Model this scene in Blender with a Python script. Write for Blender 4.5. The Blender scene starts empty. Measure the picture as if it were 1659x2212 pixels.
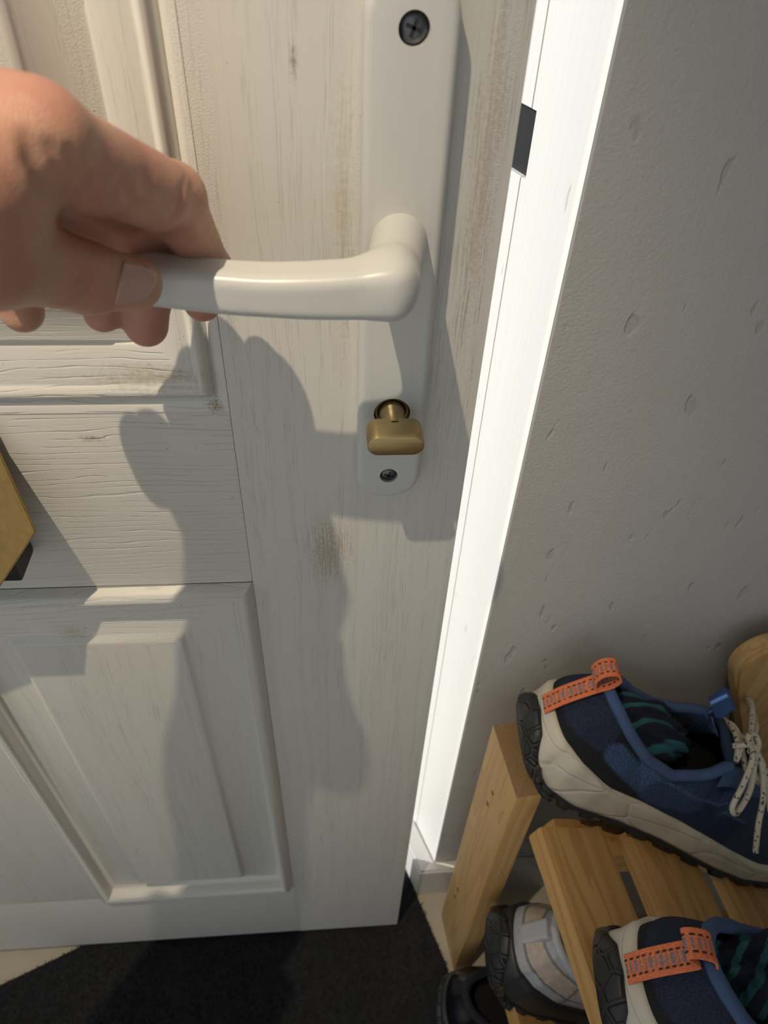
import bpy, bmesh, math, random
import numpy as np
from mathutils import Vector, Matrix

random.seed(7)
rng = np.random.default_rng(7)
scene = bpy.context.scene
COL = scene.collection

# ------------------------------------------------------------------ camera
W_PX, H_PX, F_PX = 1659.0, 2212.0, 1560.0
CX, CY = W_PX / 2, H_PX / 2
R_CAM = np.array([[0.9968, -0.0709, 0.0374], [-0.0221, -0.6907, -0.7228], [0.0771, 0.7196, -0.6901]])
_u, _s, _vt = np.linalg.svd(R_CAM)
R_CAM = _u @ _vt                                   # camera axes (x right, y down, z forward) from world
CAM = np.array([-0.0331, -0.306, 1.0595])


def ray(u, v):
    return R_CAM.T @ np.array([(u - CX) / F_PX, (v - CY) / F_PX, 1.0])


def onY(u, v, Y):
    r = ray(u, v)
    return CAM + r * ((Y - CAM[1]) / r[1])


def onZ(u, v, Z):
    r = ray(u, v)
    return CAM + r * ((Z - CAM[2]) / r[2])


cam_d = bpy.data.cameras.new('camera')
cam = bpy.data.objects.new('camera', cam_d)
COL.objects.link(cam)
cam_d.sensor_fit = 'VERTICAL'
cam_d.sensor_height = 24.0
cam_d.lens = 24.0 * F_PX / H_PX
cam_d.clip_start = 0.01
_m = np.eye(4)
_m[:3, 0] = R_CAM[0]
_m[:3, 1] = -R_CAM[1]
_m[:3, 2] = -R_CAM[2]
_m[:3, 3] = CAM
cam.matrix_world = Matrix(_m.tolist())
cam_d.dof.use_dof = True
cam_d.dof.focus_distance = 0.40
cam_d.dof.aperture_fstop = 8.0
scene.camera = cam

# ------------------------------------------------------------------ world, sun, exposure
world = bpy.data.worlds.new('daylight')
scene.world = world
world.use_nodes = True
bg = world.node_tree.nodes['Background']
bg.inputs['Color'].default_value = (0.86, 0.93, 1.0, 1)
bg.inputs['Strength'].default_value = 0.67
sun_d = bpy.data.lights.new('sun', 'SUN')
sun_d.energy = 3.8
sun_d.angle = math.radians(0.6)
sun_d.color = (1.0, 0.97, 0.92)
sun = bpy.data.objects.new('sun', sun_d)
COL.objects.link(sun)
sun.location = (-3, 2, 4)
sun.rotation_euler = Vector((1.0, -0.30, -0.62)).to_track_quat('-Z', 'Y').to_euler()
LAMP_POS = (-0.26, -0.36, 1.72)
LAMP_AIM = (-0.20, 0.0, 0.84)
LAMP_POWER = 33.0
vs = scene.view_settings
scene.display_settings.display_device = 'sRGB'
vs.view_transform = 'Standard'
vs.look = 'None'
vs.exposure = -0.12
vs.gamma = 1.0
vs.use_curve_mapping = False


# ------------------------------------------------------------------ helpers
def new_obj(name, mesh, mat=None, parent=None):
    o = bpy.data.objects.new(name, mesh)
    COL.objects.link(o)
    if mat is not None and mesh is not None:
        if len(mesh.materials):
            mesh.materials.clear()
        for m in (mat if isinstance(mat, (list, tuple)) else [mat]):
            mesh.materials.append(m)
    if parent is not None:
        o.parent = parent
    return o


def thing(name, label, cat, loc=(0, 0, 0), group=None):
    o = bpy.data.objects.new(name, None)
    COL.objects.link(o)
    o.location = loc
    o.empty_display_size = 0.02
    o['label'] = label
    o['category'] = cat
    if group:
        o['group'] = group
    return o


def tag(o, label, cat, group=None):
    o['label'] = label
    o['category'] = cat
    if group:
        o['group'] = group
    return o


def structure(o):
    o['kind'] = 'structure'
    return o


def mesh_from(name, V, F, smooth=True, colors=None):
    me = bpy.data.meshes.new(name)
    me.from_pydata([tuple(map(float, v)) for v in V], [], [tuple(map(int, f)) for f in F])
    me.validate()
    if smooth:
        me.polygons.foreach_set('use_smooth', [True] * len(me.polygons))
    if colors is not None:
        at = me.color_attributes.new('Col', 'FLOAT_COLOR', 'POINT')
        c = np.ones((len(me.vertices), 4), dtype=np.float32)
        c[:, :3] = np.asarray(colors, dtype=np.float32)[:len(me.vertices)]
        at.data.foreach_set('color', c.ravel())
    me.update()
    return me


def grid_faces(n, m, cu=False, cv=False, base=0, flip=False):
    F = []
    for i in range(n if cu else n - 1):
        for j in range(m if cv else m - 1):
            a = base + i * m + j
            b = base + ((i + 1) % n) * m + j
            c = base + ((i + 1) % n) * m + (j + 1) % m
            d = base + i * m + (j + 1) % m
            F.append((a, d, c, b) if flip else (a, b, c, d))
    return F


def grid_mesh(name, P, cu=False, cv=False, colors=None, flip=False, smooth=True):
    n, m = P.shape[:2]
    return mesh_from(name, P.reshape(-1, 3), grid_faces(n, m, cu, cv, 0, flip), smooth,
                     None if colors is None else np.asarray(colors).reshape(-1, 3))


def box_mesh(name, lo, hi, bevel=0.0, seg=2, M=None):
    bm = bmesh.new()
    bmesh.ops.create_cube(bm, size=1.0)
    lo, hi = Vector(lo), Vector(hi)
    for v in bm.verts:
        v.co = Vector(((lo.x + hi.x) / 2 + v.co.x * (hi.x - lo.x), (lo.y + hi.y) / 2 + v.co.y * (hi.y - lo.y),
                       (lo.z + hi.z) / 2 + v.co.z * (hi.z - lo.z)))
    if bevel > 0:
        bmesh.ops.bevel(bm, geom=list(bm.edges), offset=bevel, segments=seg, profile=0.7, affect='EDGES')
    if M is not None:
        bmesh.ops.transform(bm, matrix=M, verts=bm.verts)
    me = bpy.data.meshes.new(name)
    bm.to_mesh(me)
    bm.free()
    if bevel > 0:
        me.polygons.foreach_set('use_smooth', [True] * len(me.polygons))
        try:
            me.set_sharp_from_angle(angle=math.radians(50))
        except Exception:
            pass
    return me


def tube(name, pts, r, seg=10, closed=False, cap=True, flat=None):
    """tube along a polyline; r number or list; returns mesh"""
    pts = np.asarray(pts, float)
    n = len(pts)
    rr = np.full(n, r) if np.isscalar(r) else np.asarray(r, float)
    if closed:
        T = np.roll(pts, -1, 0) - np.roll(pts, 1, 0)
    else:
        T = np.gradient(pts, axis=0)
    T /= np.linalg.norm(T, axis=1)[:, None] + 1e-12
    a = np.array([0, 0, 1.0]) if abs(T[0][2]) < 0.9 else np.array([1.0, 0, 0])
    N = np.cross(T[0], a)
    N /= np.linalg.norm(N)
    P = np.zeros((n, seg, 3))
    ang = np.linspace(0, 2 * np.pi, seg, endpoint=False)
    for i in range(n):
        N = N - T[i] * np.dot(N, T[i])
        N /= np.linalg.norm(N)
        B = np.cross(T[i], N)
        k = 1.0 if flat is None else flat
        P[i] = pts[i] + rr[i] * (np.cos(ang)[:, None] * N + k * np.sin(ang)[:, None] * B)
    V = list(P.reshape(-1, 3))
    F = grid_faces(n, seg, closed, True)
    if cap and not closed:
        V += [pts[0], pts[-1]]
        c0, c1 = n * seg, n * seg + 1
        for j in range(seg):
            F.append((c0, j, (j + 1) % seg)[::-1])
            F.append((c1, (n - 1) * seg + j, (n - 1) * seg + (j + 1) % seg))
    return mesh_from(name, V, F)


def catmull(P, n=12, closed=False):
    P = np.asarray(P, float)
    out = []
    N = len(P)
    rng_ = range(N) if closed else range(N - 1)
    for i in rng_:
        if closed:
            p0, p1, p2, p3 = P[(i - 1) % N], P[i], P[(i + 1) % N], P[(i + 2) % N]
        else:
            p0, p1, p2, p3 = P[max(i - 1, 0)], P[i], P[i + 1], P[min(i + 2, N - 1)]
        for t in np.linspace(0, 1, n, endpoint=False):
            out.append(0.5 * ((2 * p1) + (-p0 + p2) * t + (2 * p0 - 5 * p1 + 4 * p2 - p3) * t * t + (-p0 + 3 * p1 - 3 * p2 + p3) * t ** 3))
    if not closed:
        out.append(P[-1])
    return np.array(out)


def extrude_outline(name, pts2, y0, y1, bevel=0.0, seg=3, profile=0.5):
    """outline in (x,z), solid between y0 (front, smaller y) and y1; front edge bevelled"""
    bm = bmesh.new()
    f = [bm.verts.new((p[0], y1, p[1])) for p in pts2]
    face = bm.faces.new(f)
    r = bmesh.ops.extrude_face_region(bm, geom=[face])
    vs_ = [g for g in r['geom'] if isinstance(g, bmesh.types.BMVert)]
    for v in vs_:
        v.co.y = y0
    bmesh.ops.recalc_face_normals(bm, faces=bm.faces)
    if bevel > 0:
        ed = [e for e in bm.edges if all(abs(v.co.y - y0) < 1e-7 for v in e.verts)]
        bmesh.ops.bevel(bm, geom=ed, offset=bevel, segments=seg, profile=profile, affect='EDGES')
    me = bpy.data.meshes.new(name)
    bm.to_mesh(me)
    bm.free()
    me.polygons.foreach_set('use_smooth', [abs(p.normal.y) < 0.999 for p in me.polygons])
    try:
        me.set_sharp_from_angle(angle=math.radians(35))
    except Exception:
        pass
    return me


def surface_nets(f, origin, h):
    """iso-surface 0 of array f -> verts, quads (inside f<0)"""
    s = f < 0
    nx, ny, nz = f.shape
    cx, cy, cz = nx - 1, ny - 1, nz - 1
    acc = np.zeros((cx, cy, cz, 3))
    cnt = np.zeros((cx, cy, cz))
    corners = [(i, j, k) for i in (0, 1) for j in (0, 1) for k in (0, 1)]

    def sub(a, c):
        return a[c[0]:c[0] + cx, c[1]:c[1] + cy, c[2]:c[2] + cz]
    for a in corners:
        for d in range(3):
            if a[d] == 1:
                continue
            b = list(a)
            b[d] = 1
            fa, fb = sub(f, a), sub(f, b)
            m = (fa < 0) != (fb < 0)
            t = np.where(m, fa / np.where(m, fa - fb, 1), 0)
            for q in range(3):
                acc[..., q] += np.where(m, a[q] + (t if q == d else 0), 0)
            cnt += m
    act = cnt > 0
    idx = -np.ones((cx, cy, cz), dtype=np.int64)
    idx[act] = np.arange(act.sum())
    ijk = np.argwhere(act)
    V = (ijk + acc[act] / cnt[act][:, None]) * h + np.asarray(origin)
    Q = []
    sl = [slice(None)] * 3
    for d in range(3):
        a = [slice(1, -1)] * 3
        a[d] = slice(0, -1)
        b = list(a)
        b[d] = slice(1, None)
        s0, s1 = s[tuple(a)], s[tuple(b)]
        for sg in (True, False):
            e = np.argwhere((s0 == sg) & (s1 == (not sg)))
            if len(e) == 0:
                continue
            e = e + 1
            e[:, d] -= 1
            d1, d2 = (d + 1) % 3, (d + 2) % 3
            o = []
            for (p, q) in ((0, 0), (1, 0), (1, 1), (0, 1)):
                c = e.copy()
                c[:, d1] -= p
                c[:, d2] -= q
                o.append(idx[c[:, 0], c[:, 1], c[:, 2]])
            quad = np.stack(o, 1)
            if not sg:
                quad = quad[:, ::-1]
            Q.append(quad)
    return V, np.concatenate(Q)


def smin(a, b, k):
    h = np.clip(0.5 + 0.5 * (b - a) / k, 0, 1)
    return b * (1 - h) + a * h - k * h * (1 - h)


def sd_cone(p, a, b, ra, rb):
    a, b = np.asarray(a, float), np.asarray(b, float)
    ab = b - a
    t = np.clip(((p - a) @ ab) / (ab @ ab), 0, 1)
    return np.linalg.norm(p - (a + t[..., None] * ab), axis=-1) - (ra + (rb - ra) * t)


# ------------------------------------------------------------------ materials
class NT:
    def __init__(self, name):
        self.m = bpy.data.materials.new(name)
        self.m.use_nodes = True
        self.t = self.m.node_tree
        self.b = self.t.nodes['Principled BSDF']

    def n(self, typ, **kw):
        nd = self.t.nodes.new(typ)
        for k, v in kw.items():
            if k.startswith('i_'):
                key = k[2:]
                s = nd.inputs[int(key)] if key.isdigit() else nd.inputs[key.replace('_', ' ')]
                self.set(s, v)
            else:
                setattr(nd, k, v)
        return nd

    def set(self, sock, v):
        if isinstance(v, bpy.types.NodeSocket):
            self.t.links.new(v, sock)
        elif isinstance(v, (tuple, list)) and len(v) == 3 and sock.type == 'RGBA':
            sock.default_value = (*v, 1)
        else:
            sock.default_value = v

    def coord(self, scale=(1, 1, 1), loc=(0, 0, 0), rot=(0, 0, 0), out='Object'):
        tc = self.n('ShaderNodeTexCoord')
        mp = self.n('ShaderNodeMapping')
        self.set(mp.inputs['Vector'], tc.outputs[out])
        mp.inputs['Scale'].default_value = scale
        mp.inputs['Location'].default_value = loc
        mp.inputs['Rotation'].default_value = rot
        return mp.outputs[0]

    def noise(self, vec, scale=5.0, detail=4.0, rough=0.55, dist=0.0):
        nd = self.n('ShaderNodeTexNoise')
        self.set(nd.inputs['Vector'], vec)
        nd.inputs['Scale'].default_value = scale
        nd.inputs['Detail'].default_value = detail
        nd.inputs['Roughness'].default_value = rough
        nd.inputs['Distortion'].default_value = dist
        return nd.outputs['Fac']

    def ramp(self, fac, a, b, c0=(0, 0, 0), c1=(1, 1, 1), smooth=True):
        nd = self.n('ShaderNodeMapRange', interpolation_type='SMOOTHSTEP' if smooth else 'LINEAR')
        self.set(nd.inputs['Value'], fac)
        nd.inputs['From Min'].default_value = a
        nd.inputs['From Max'].default_value = b
        return nd.outputs['Result']

    def math(self, op, a, b=0.0, clamp=False):
        nd = self.n('ShaderNodeMath', operation=op)
        nd.use_clamp = clamp
        self.set(nd.inputs[0], a)
        self.set(nd.inputs[1], b)
        return nd.outputs[0]

    def mix(self, fac, a, b):
        nd = self.n('ShaderNodeMix', data_type='RGBA')
        self.set(nd.inputs[0], fac)
        self.set(nd.inputs[6], a)
        self.set(nd.inputs[7], b)
        return nd.outputs[2]

    def bump(self, h, strength=0.5, dist=0.001, normal=None):
        nd = self.n('ShaderNodeBump')
        nd.inputs['Strength'].default_value = strength
        nd.inputs['Distance'].default_value = dist
        self.set(nd.inputs['Height'], h)
        if normal is not None:
            self.set(nd.inputs['Normal'], normal)
        return nd.outputs[0]

    def out(self, color=None, rough=None, metal=None, normal=None, **kw):
        b = self.b
        if color is not None:
            self.set(b.inputs['Base Color'], color)
        if rough is not None:
            self.set(b.inputs['Roughness'], rough)
        if metal is not None:
            self.set(b.inputs['Metallic'], metal)
        if normal is not None:
            self.set(b.inputs['Normal'], normal)
        for k, v in kw.items():
            self.set(b.inputs[k.replace('_', ' ')], v)
        return self.m


def plain(name, col, rough=0.5, metal=0.0, nscale=300.0, amt=0.12, bump=0.1):
    t = NT(name)
    v = t.coord()
    f = t.noise(v, nscale, 3)
    c = t.mix(f, tuple(x * (1 - amt) for x in col), tuple(min(1, x * (1 + amt)) for x in col))
    return t.out(c, rough, metal, t.bump(f, bump, 0.0005))


def mat_door(name, axis):
    """embossed white door skin, grain along axis ('x' or 'z')"""
    t = NT(name)
    sc = (1, 1, 1)
    long_, cross = (34.0, 1500.0) if axis == 'z' else (14.0, 1100.0)
    s1 = (cross, 0.0, long_) if axis == 'z' else (long_, 0.0, cross)
    s2 = tuple(x * 0.35 for x in s1)
    v0 = t.coord()
    warp = t.noise(t.coord((6, 6, 6)), 1.0, 2)
    va = t.n('ShaderNodeVectorMath', operation='ADD')
    wv = t.n('ShaderNodeCombineXYZ')
    k = t.math('MULTIPLY', warp, 0.012)
    t.set(wv.inputs[0], k)
    t.set(wv.inputs[2], k)
    tc = t.n('ShaderNodeTexCoord')
    t.set(va.inputs[0], tc.outputs['Object'])
    t.set(va.inputs[1], wv.outputs[0])

    def mapped(s):
        mp = t.n('ShaderNodeMapping')
        t.set(mp.inputs['Vector'], va.outputs[0])
        mp.inputs['Scale'].default_value = s
        return mp.outputs[0]
    g = t.noise(mapped(s1), 1.0, 3, 0.6)
    groove = t.ramp(g, 0.52, 0.70)                       # fine ticks
    bands = t.ramp(t.noise(mapped(tuple(x * 0.12 for x in s1)), 1.0, 2), 0.44, 0.62)   # where the ticks gather
    tick = t.math('MULTIPLY', groove, bands)
    fine = t.noise(v0, 1500.0, 2)
    fmask = t.ramp(t.noise(mapped(tuple(x * 0.05 for x in s1)), 1.0, 2), 0.48, 0.62)
    fgr = t.math('MULTIPLY', fine, fmask)
    hgt = t.math('ADD', t.math('MULTIPLY', tick, -0.8), t.math('MULTIPLY', fgr, 1.0))
    if axis == 'x':                                      # long wavy growth lines along the rails
        sp = t.n('ShaderNodeSeparateXYZ')
        t.set(sp.inputs[0], va.outputs[0])
        wob = t.noise(t.coord((9, 0, 60)), 1.0, 3)
        ph = t.math('ADD', t.math('MULTIPLY', sp.outputs[2], 235.0), t.math('MULTIPLY', wob, 3.4))
        tri = t.math('ABSOLUTE', t.math('SUBTRACT', t.math('FRACT', ph), 0.5))
        lines = t.math('SUBTRACT', 1.0, t.ramp(tri, 0.0, 0.12))
        brk = t.ramp(t.noise(t.coord((30, 0, 160)), 1.0, 3), 0.40, 0.58)
        hgt = t.math('SUBTRACT', t.math('MULTIPLY', hgt, 0.35), t.math('MULTIPLY', t.math('MULTIPLY', lines, brk), 0.8))
    # grime held in the grain, in patches
    patch = t.ramp(t.noise(t.coord((14, 14, 6)), 1.0, 4, 0.6), 0.56, 0.78)
    grime = t.math('MULTIPLY', t.math('MULTIPLY', tick, 0.55), t.math('ADD', t.math('MULTIPLY', patch, 0.8), 0.04), True)
    yel = t.ramp(t.noise(t.coord((5, 5, 2.2)), 1.0, 3), 0.45, 0.75)
    base = t.mix(t.math('MULTIPLY', yel, 0.45), (0.66, 0.645, 0.60), (0.63, 0.59, 0.50))
    col = t.mix(t.math('MULTIPLY', grime, 0.6), base, (0.34, 0.27, 0.19))
    # stains with a place of their own (object space metres)
    for (x, z, rx, rz, thr, cc, amt) in STAINS:
        d = t.n('ShaderNodeVectorMath', operation='LENGTH')
        mp = t.coord((1 / rx, 0.0, 1 / rz), (-x / rx, 0, -z / rz))
        t.set(d.inputs[0], mp)
        inside = t.math('SUBTRACT', 1.0, d.outputs['Value'], True)
        nz = t.math('ADD', t.math('MULTIPLY', t.noise(v0, thr, 5, 0.7), 0.5), t.math('MULTIPLY', g, 0.5))
        f = t.ramp(t.math('ADD', nz, t.math('MULTIPLY', inside, 0.30)), 0.60, 0.85)
        f = t.math('MULTIPLY', t.math('MULTIPLY', f, t.ramp(inside, 0.0, 0.25)), amt)
        col = t.mix(f, col, cc)
    speck = t.ramp(t.noise(v0, 420.0, 1), 0.77, 0.80)
    col = t.mix(t.math('MULTIPLY', speck, 0.6), col, (0.16, 0.12, 0.08))
    return t.out(col, 0.42, 0.0, t.bump(hgt, 0.6, 0.00045 if axis == 'z' else 0.0006))


STAINS = [(-0.033, 0.733, 0.027, 0.058, 480.0, (0.40, 0.31, 0.17), 0.7),
          (-0.089, 0.842, 0.009, 0.007, 700.0, (0.20, 0.13, 0.05), 0.9),
          (-0.118, 0.858, 0.06, 0.012, 420.0, (0.36, 0.28, 0.17), 0.55),
          (-0.205, 0.660, 0.022, 0.010, 500.0, (0.40, 0.30, 0.15), 0.5),
          (0.0, 0.7845, 0.016, 0.0022, 900.0, (0.10, 0.08, 0.06), 0.9),
          (-0.024, 0.93, 0.008, 0.13, 420.0, (0.46, 0.35, 0.22), 0.5),
          (0.034, 0.95, 0.012, 0.16, 520.0, (0.38, 0.29, 0.24), 0.55),
          (-0.155, 0.823, 0.014, 0.004, 700.0, (0.24, 0.17, 0.12), 0.8),
          (-0.042, 0.995, 0.003, 0.014, 500.0, (0.24, 0.20, 0.17), 0.8)]

M_DOOR_V = mat_door('door_skin_vertical', 'z')
M_DOOR_H = mat_door('door_skin_horizontal', 'x')


def mat_wall():
    t = NT('grey_wall_paint')
    v = t.coord()
    n1 = t.noise(v, 9.0, 5)
    n2 = t.noise(t.coord((1, 1, 1)), 420.0, 3)
    n3 = t.noise(t.coord((1, 1, 0.6)), 70.0, 3)
    scuff = t.ramp(t.noise(t.coord((75, 0, 26), rot=(0, 0.45, 0)), 1.0, 2, 0.4), 0.655, 0.70)
    vor = t.n('ShaderNodeTexVoronoi', feature='DISTANCE_TO_EDGE')
    t.set(vor.inputs['Vector'], t.coord((3.0, 3.0, 2.0), rot=(0, 0.6, 0)))
    vor.inputs['Scale'].default_value = 4.0
    h = t.math('ADD', t.math('MULTIPLY', n2, 0.35), t.math('MULTIPLY', n3, 0.4))
    h = t.math('SUBTRACT', h, t.math('MULTIPLY', scuff, 0.5))
    col = t.mix(n1, (0.47, 0.455, 0.435), (0.53, 0.51, 0.485))
    col = t.mix(t.math('MULTIPLY', scuff, 0.28), col, (0.34, 0.31, 0.28))
    mark = t.ramp(t.noise(t.coord((60, 0, 260), rot=(0, -0.35, 0)), 1.0, 1), 0.77, 0.82)
    col = t.mix(t.math('MULTIPLY', mark, 0.45), col, (0.2, 0.18, 0.165))
    return t.out(col, 0.55, 0.0, t.bump(h, 0.6, 0.0022))


def mat_gloss(name='white_gloss_paint', col=(0.86, 0.86, 0.84)):
    t = NT(name)
    n1 = t.noise(t.coord((350, 350, 6)), 1.0, 3)
    n2 = t.noise(t.coord((20, 20, 8)), 1.0, 3)
    chip = t.ramp(t.noise(t.coord((90, 90, 22), rot=(0.3, 0.4, 0)), 1.0, 2), 0.70, 0.75)
    c = t.mix(n2, tuple(x * 0.96 for x in col), col)
    c = t.mix(t.math('MULTIPLY', chip, 0.3), c, (0.5, 0.47, 0.42))
    h = t.math('SUBTRACT', t.math('MULTIPLY', n1, 0.5), chip)
    return t.out(c, 0.35, 0.0, t.bump(h, 0.35, 0.0012))


def mat_wood(name, c0, c1, axis='z', rough=0.5):
    t = NT(name)
    s = {'x': (4, 60, 60), 'y': (60, 4, 60), 'z': (60, 60, 4)}[axis]
    w = t.noise(t.coord(tuple(q * 0.6 for q in s)), 1.0, 3, 0.5, 0.6)
    rings = t.math('FRACT', t.math('MULTIPLY', w, 6.0))
    rg = t.ramp(rings, 0.15, 0.95)
    fib = t.noise(t.coord(tuple(q * 9 for q in s)), 1.0, 3)
    c = t.mix(t.math('MULTIPLY', rg, 0.75), c0, c1)
    c = t.mix(t.math('MULTIPLY', fib, 0.25), c, tuple(x * 0.7 for x in c1))
    h = t.math('ADD', fib, t.math('MULTIPLY', rg, 0.4))
    return t.out(c, rough, 0.0, t.bump(h, 0.25, 0.0006))


def mat_metal(name, col, rough=0.3, brush=(8, 8, 600)):
    t = NT(name)
    n = t.noise(t.coord(brush), 1.0, 3)
    tar = t.noise(t.coord(), 60.0, 4)
    c = t.mix(n, tuple(x * 0.8 for x in col), tuple(min(1, x * 1.1) for x in col))
    c = t.mix(t.math('MULTIPLY', t.ramp(tar, 0.5, 0.8), 0.35), c, tuple(x * 0.55 for x in col))
    r = t.math('ADD', t.math('MULTIPLY', n, 0.25), rough - 0.1)
    return t.out(c, r, 1.0, t.bump(n, 0.12, 0.0003))


def mat_attr(name, rough=0.8, scale=900.0, bump=0.5, kind='weave'):
    t = NT(name)
    a = t.n('ShaderNodeVertexColor', layer_name='Col')
    v = t.coord()
    if kind == 'weave':
        vor = t.n('ShaderNodeTexVoronoi')
        t.set(vor.inputs['Vector'], v)
        vor.inputs['Scale'].default_value = scale
        f = vor.outputs['Distance']
        k = t.ramp(f, 0.0, 0.7)
    else:
        k = t.noise(v, scale, 4)
    d = t.n('ShaderNodeMix', data_type='RGBA', blend_type='MULTIPLY')
    d.inputs[0].default_value = 0.45
    t.set(d.inputs[6], a.outputs[0])
    g = t.n('ShaderNodeCombineColor')
    for i in range(3):
        t.set(g.inputs[i], k)
    t.set(d.inputs[7], g.outputs[0])
    return t.out(d.outputs[2], rough, 0.0, t.bump(k, bump, 0.0008))


def mat_skin():
    t = NT('skin')
    v = t.coord()
    n1 = t.noise(v, 38.0, 3)
    n2 = t.noise(v, 260.0, 4)
    vor = t.n('ShaderNodeTexVoronoi', feature='DISTANCE_TO_EDGE')
    t.set(vor.inputs['Vector'], v)
    vor.inputs['Scale'].default_value = 900.0
    c = t.mix(t.ramp(n1, 0.35, 0.7), (0.55, 0.30, 0.205), (0.49, 0.195, 0.155))
    c = t.mix(t.math('MULTIPLY', n2, 0.35), c, (0.58, 0.38, 0.27))
    wr = t.noise(t.coord((130, 500, 500)), 1.0, 3)
    h = t.math('ADD', t.math('MULTIPLY', t.ramp(vor.outputs['Distance'], 0.0, 0.2), 0.3), t.math('MULTIPLY', wr, 0.6))
    m = t.out(c, 0.45, 0.0, t.bump(h, 0.35, 0.0007))
    b = t.b.inputs
    b['Subsurface Weight'].default_value = 0.12
    b['Subsurface Radius'].default_value = (1.0, 0.35, 0.2)
    b['Subsurface Scale'].default_value = 0.004
    return m


M_WALL = mat_wall()
M_GLOSS = mat_gloss()
M_PLASTIC = plain('white_powder_coat', (0.62, 0.62, 0.60), 0.30, 0, 900, 0.02, 0.02)
M_SKIRT = mat_gloss('skirting_paint', (0.62, 0.60, 0.57))
M_SCREW = mat_metal('dark_steel', (0.16, 0.17, 0.18), 0.35, (300, 300, 300))
M_BRASS = mat_metal('brushed_brass', (0.50, 0.39, 0.20), 0.36, (20, 600, 600))
M_BRASS_DK = mat_metal('tarnished_brass', (0.34, 0.25, 0.13), 0.45, (300, 300, 300))
M_BRASS_FLAP = mat_metal('satin_brass', (0.36, 0.245, 0.095), 0.5, (300, 60, 300))
M_BLACK = plain('black_plastic', (0.012, 0.013, 0.015), 0.5)
M_PINE = mat_wood('pine_post', (0.62, 0.39, 0.17), (0.48, 0.28, 0.10), 'z')
M_PINE_Y = mat_wood('pine_slat', (0.50, 0.30, 0.115), (0.36, 0.195, 0.065), 'y')
M_PINE_X = mat_wood('pine_rail', (0.50, 0.30, 0.11), (0.36, 0.19, 0.06), 'x')
M_SKIN = mat_skin()
M_NAIL = plain('finger_nail', (0.56, 0.34, 0.29), 0.22, 0, 200, 0.08, 0.05)
M_VINYL = plain('beige_vinyl_floor', (0.50, 0.45, 0.36), 0.45, 0, 30, 0.1, 0.1)
M_CEIL = plain('white_ceiling_paint', (0.8, 0.8, 0.78), 0.8)
M_PAVE = plain('outside_paving', (0.42, 0.41, 0.39), 0.9, 0, 60, 0.2, 0.3)

# ------------------------------------------------------------------ setting: walls, floor, door
YW = 0.055                                             # face of the wall beside the door
XR = 0.096                                             # corner of the reveal
XL = -0.785                                            # hinge-side opening edge
TOP = 2.03


def prism(name, pts_xy, z0, z1, mat, parent=None):
    n = len(pts_xy)
    V = [(x, y, z0) for x, y in pts_xy] + [(x, y, z1) for x, y in pts_xy]
    F = [tuple(range(n))[::-1], tuple(range(n, 2 * n))] + [(i, (i + 1) % n, n + (i + 1) % n, n + i) for i in range(n)]
    me = mesh_from(name, V, F, False)
    bm = bmesh.new()
    bm.from_mesh(me)
    bmesh.ops.recalc_face_normals(bm, faces=bm.faces)
    bm.to_mesh(me)
    bm.free()
    return new_obj(name, me, mat, parent)


structure(prism('wall_right', [(XR + 0.002, YW), (2.2, YW), (2.2, 0.30), (XR - 0.01, 0.30), (XR - 0.01, YW + 0.05)], 0, 2.4, M_WALL))
structure(prism('wall_left', [(-3.0, 0.012), (XL - 0.045, 0.012), (XL - 0.045, 0.30), (-3.0, 0.30)], 0, 2.4, M_WALL))
structure(new_obj('wall_front', box_mesh('wall_front', (XL - 0.045, 0.012, TOP + 0.045), (XR, 0.30, 2.4)), M_WALL))
structure(new_obj('wall_side_added', box_mesh('wall_side_added', (0.66, -3.0, 0.0), (0.72, YW, 2.4)), M_WALL))  # unseen side wall, added to block light from the right and darken the shoes
structure(new_obj('floor', box_mesh('floor', (-3.0, -3.0, -0.05), (2.2, 0.30, 0.0)), M_VINYL))
structure(new_obj('ceiling', box_mesh('ceiling', (-3.0, -3.0, 2.4), (2.2, 0.30, 2.45)), M_CEIL))
structure(new_obj('ground_outside', box_mesh('ground_outside', (-6, 0.30, -0.10), (6, 6, -0.05)), M_PAVE))

# door frame on the lock side: a white splayed reveal with a notch for the old keep
P0 = np.array([XR, YW])
DIRR = np.array([-0.015, 0.041])
DIRR /= np.linalg.norm(DIRR)


def rv(s, off=0.0):
    nrm = np.array([-DIRR[1], DIRR[0]])                # towards the opening
    return P0 + DIRR * s + nrm * off


frame = structure(bpy.data.objects.new('trim_1', None))
COL.objects.link(frame)
S_CRACK, S_NOTCH, S_BACK = 0.0530, 0.0490, 0.20
ZN0, ZN1 = 0.9205, 0.9545
inner = rv(S_BACK)


def jamb(name, s0, s1, z0, z1, mat, proud=0.0, bev=0.0015):
    a, b = rv(s0, proud), rv(s1, proud)
    c, d = rv(s1, -0.025), rv(s0, -0.025)
    bm = bmesh.new()
    vb = [bm.verts.new((p[0], p[1], z)) for z in (z0, z1) for p in (a, b, c, d)]
    for f in ((0, 1, 2, 3), (4, 5, 6, 7), (0, 1, 5, 4), (1, 2, 6, 5), (2, 3, 7, 6), (3, 0, 4, 7)):
        bm.faces.new([vb[i] for i in f])
    bmesh.ops.recalc_face_normals(bm, faces=bm.faces)
    if bev:
        bmesh.ops.bevel(bm, geom=list(bm.edges), offset=bev, segments=2, affect='EDGES')
    me = bpy.data.meshes.new(name)
    bm.to_mesh(me)
    bm.free()
    return new_obj(name, me, mat, frame)


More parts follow.
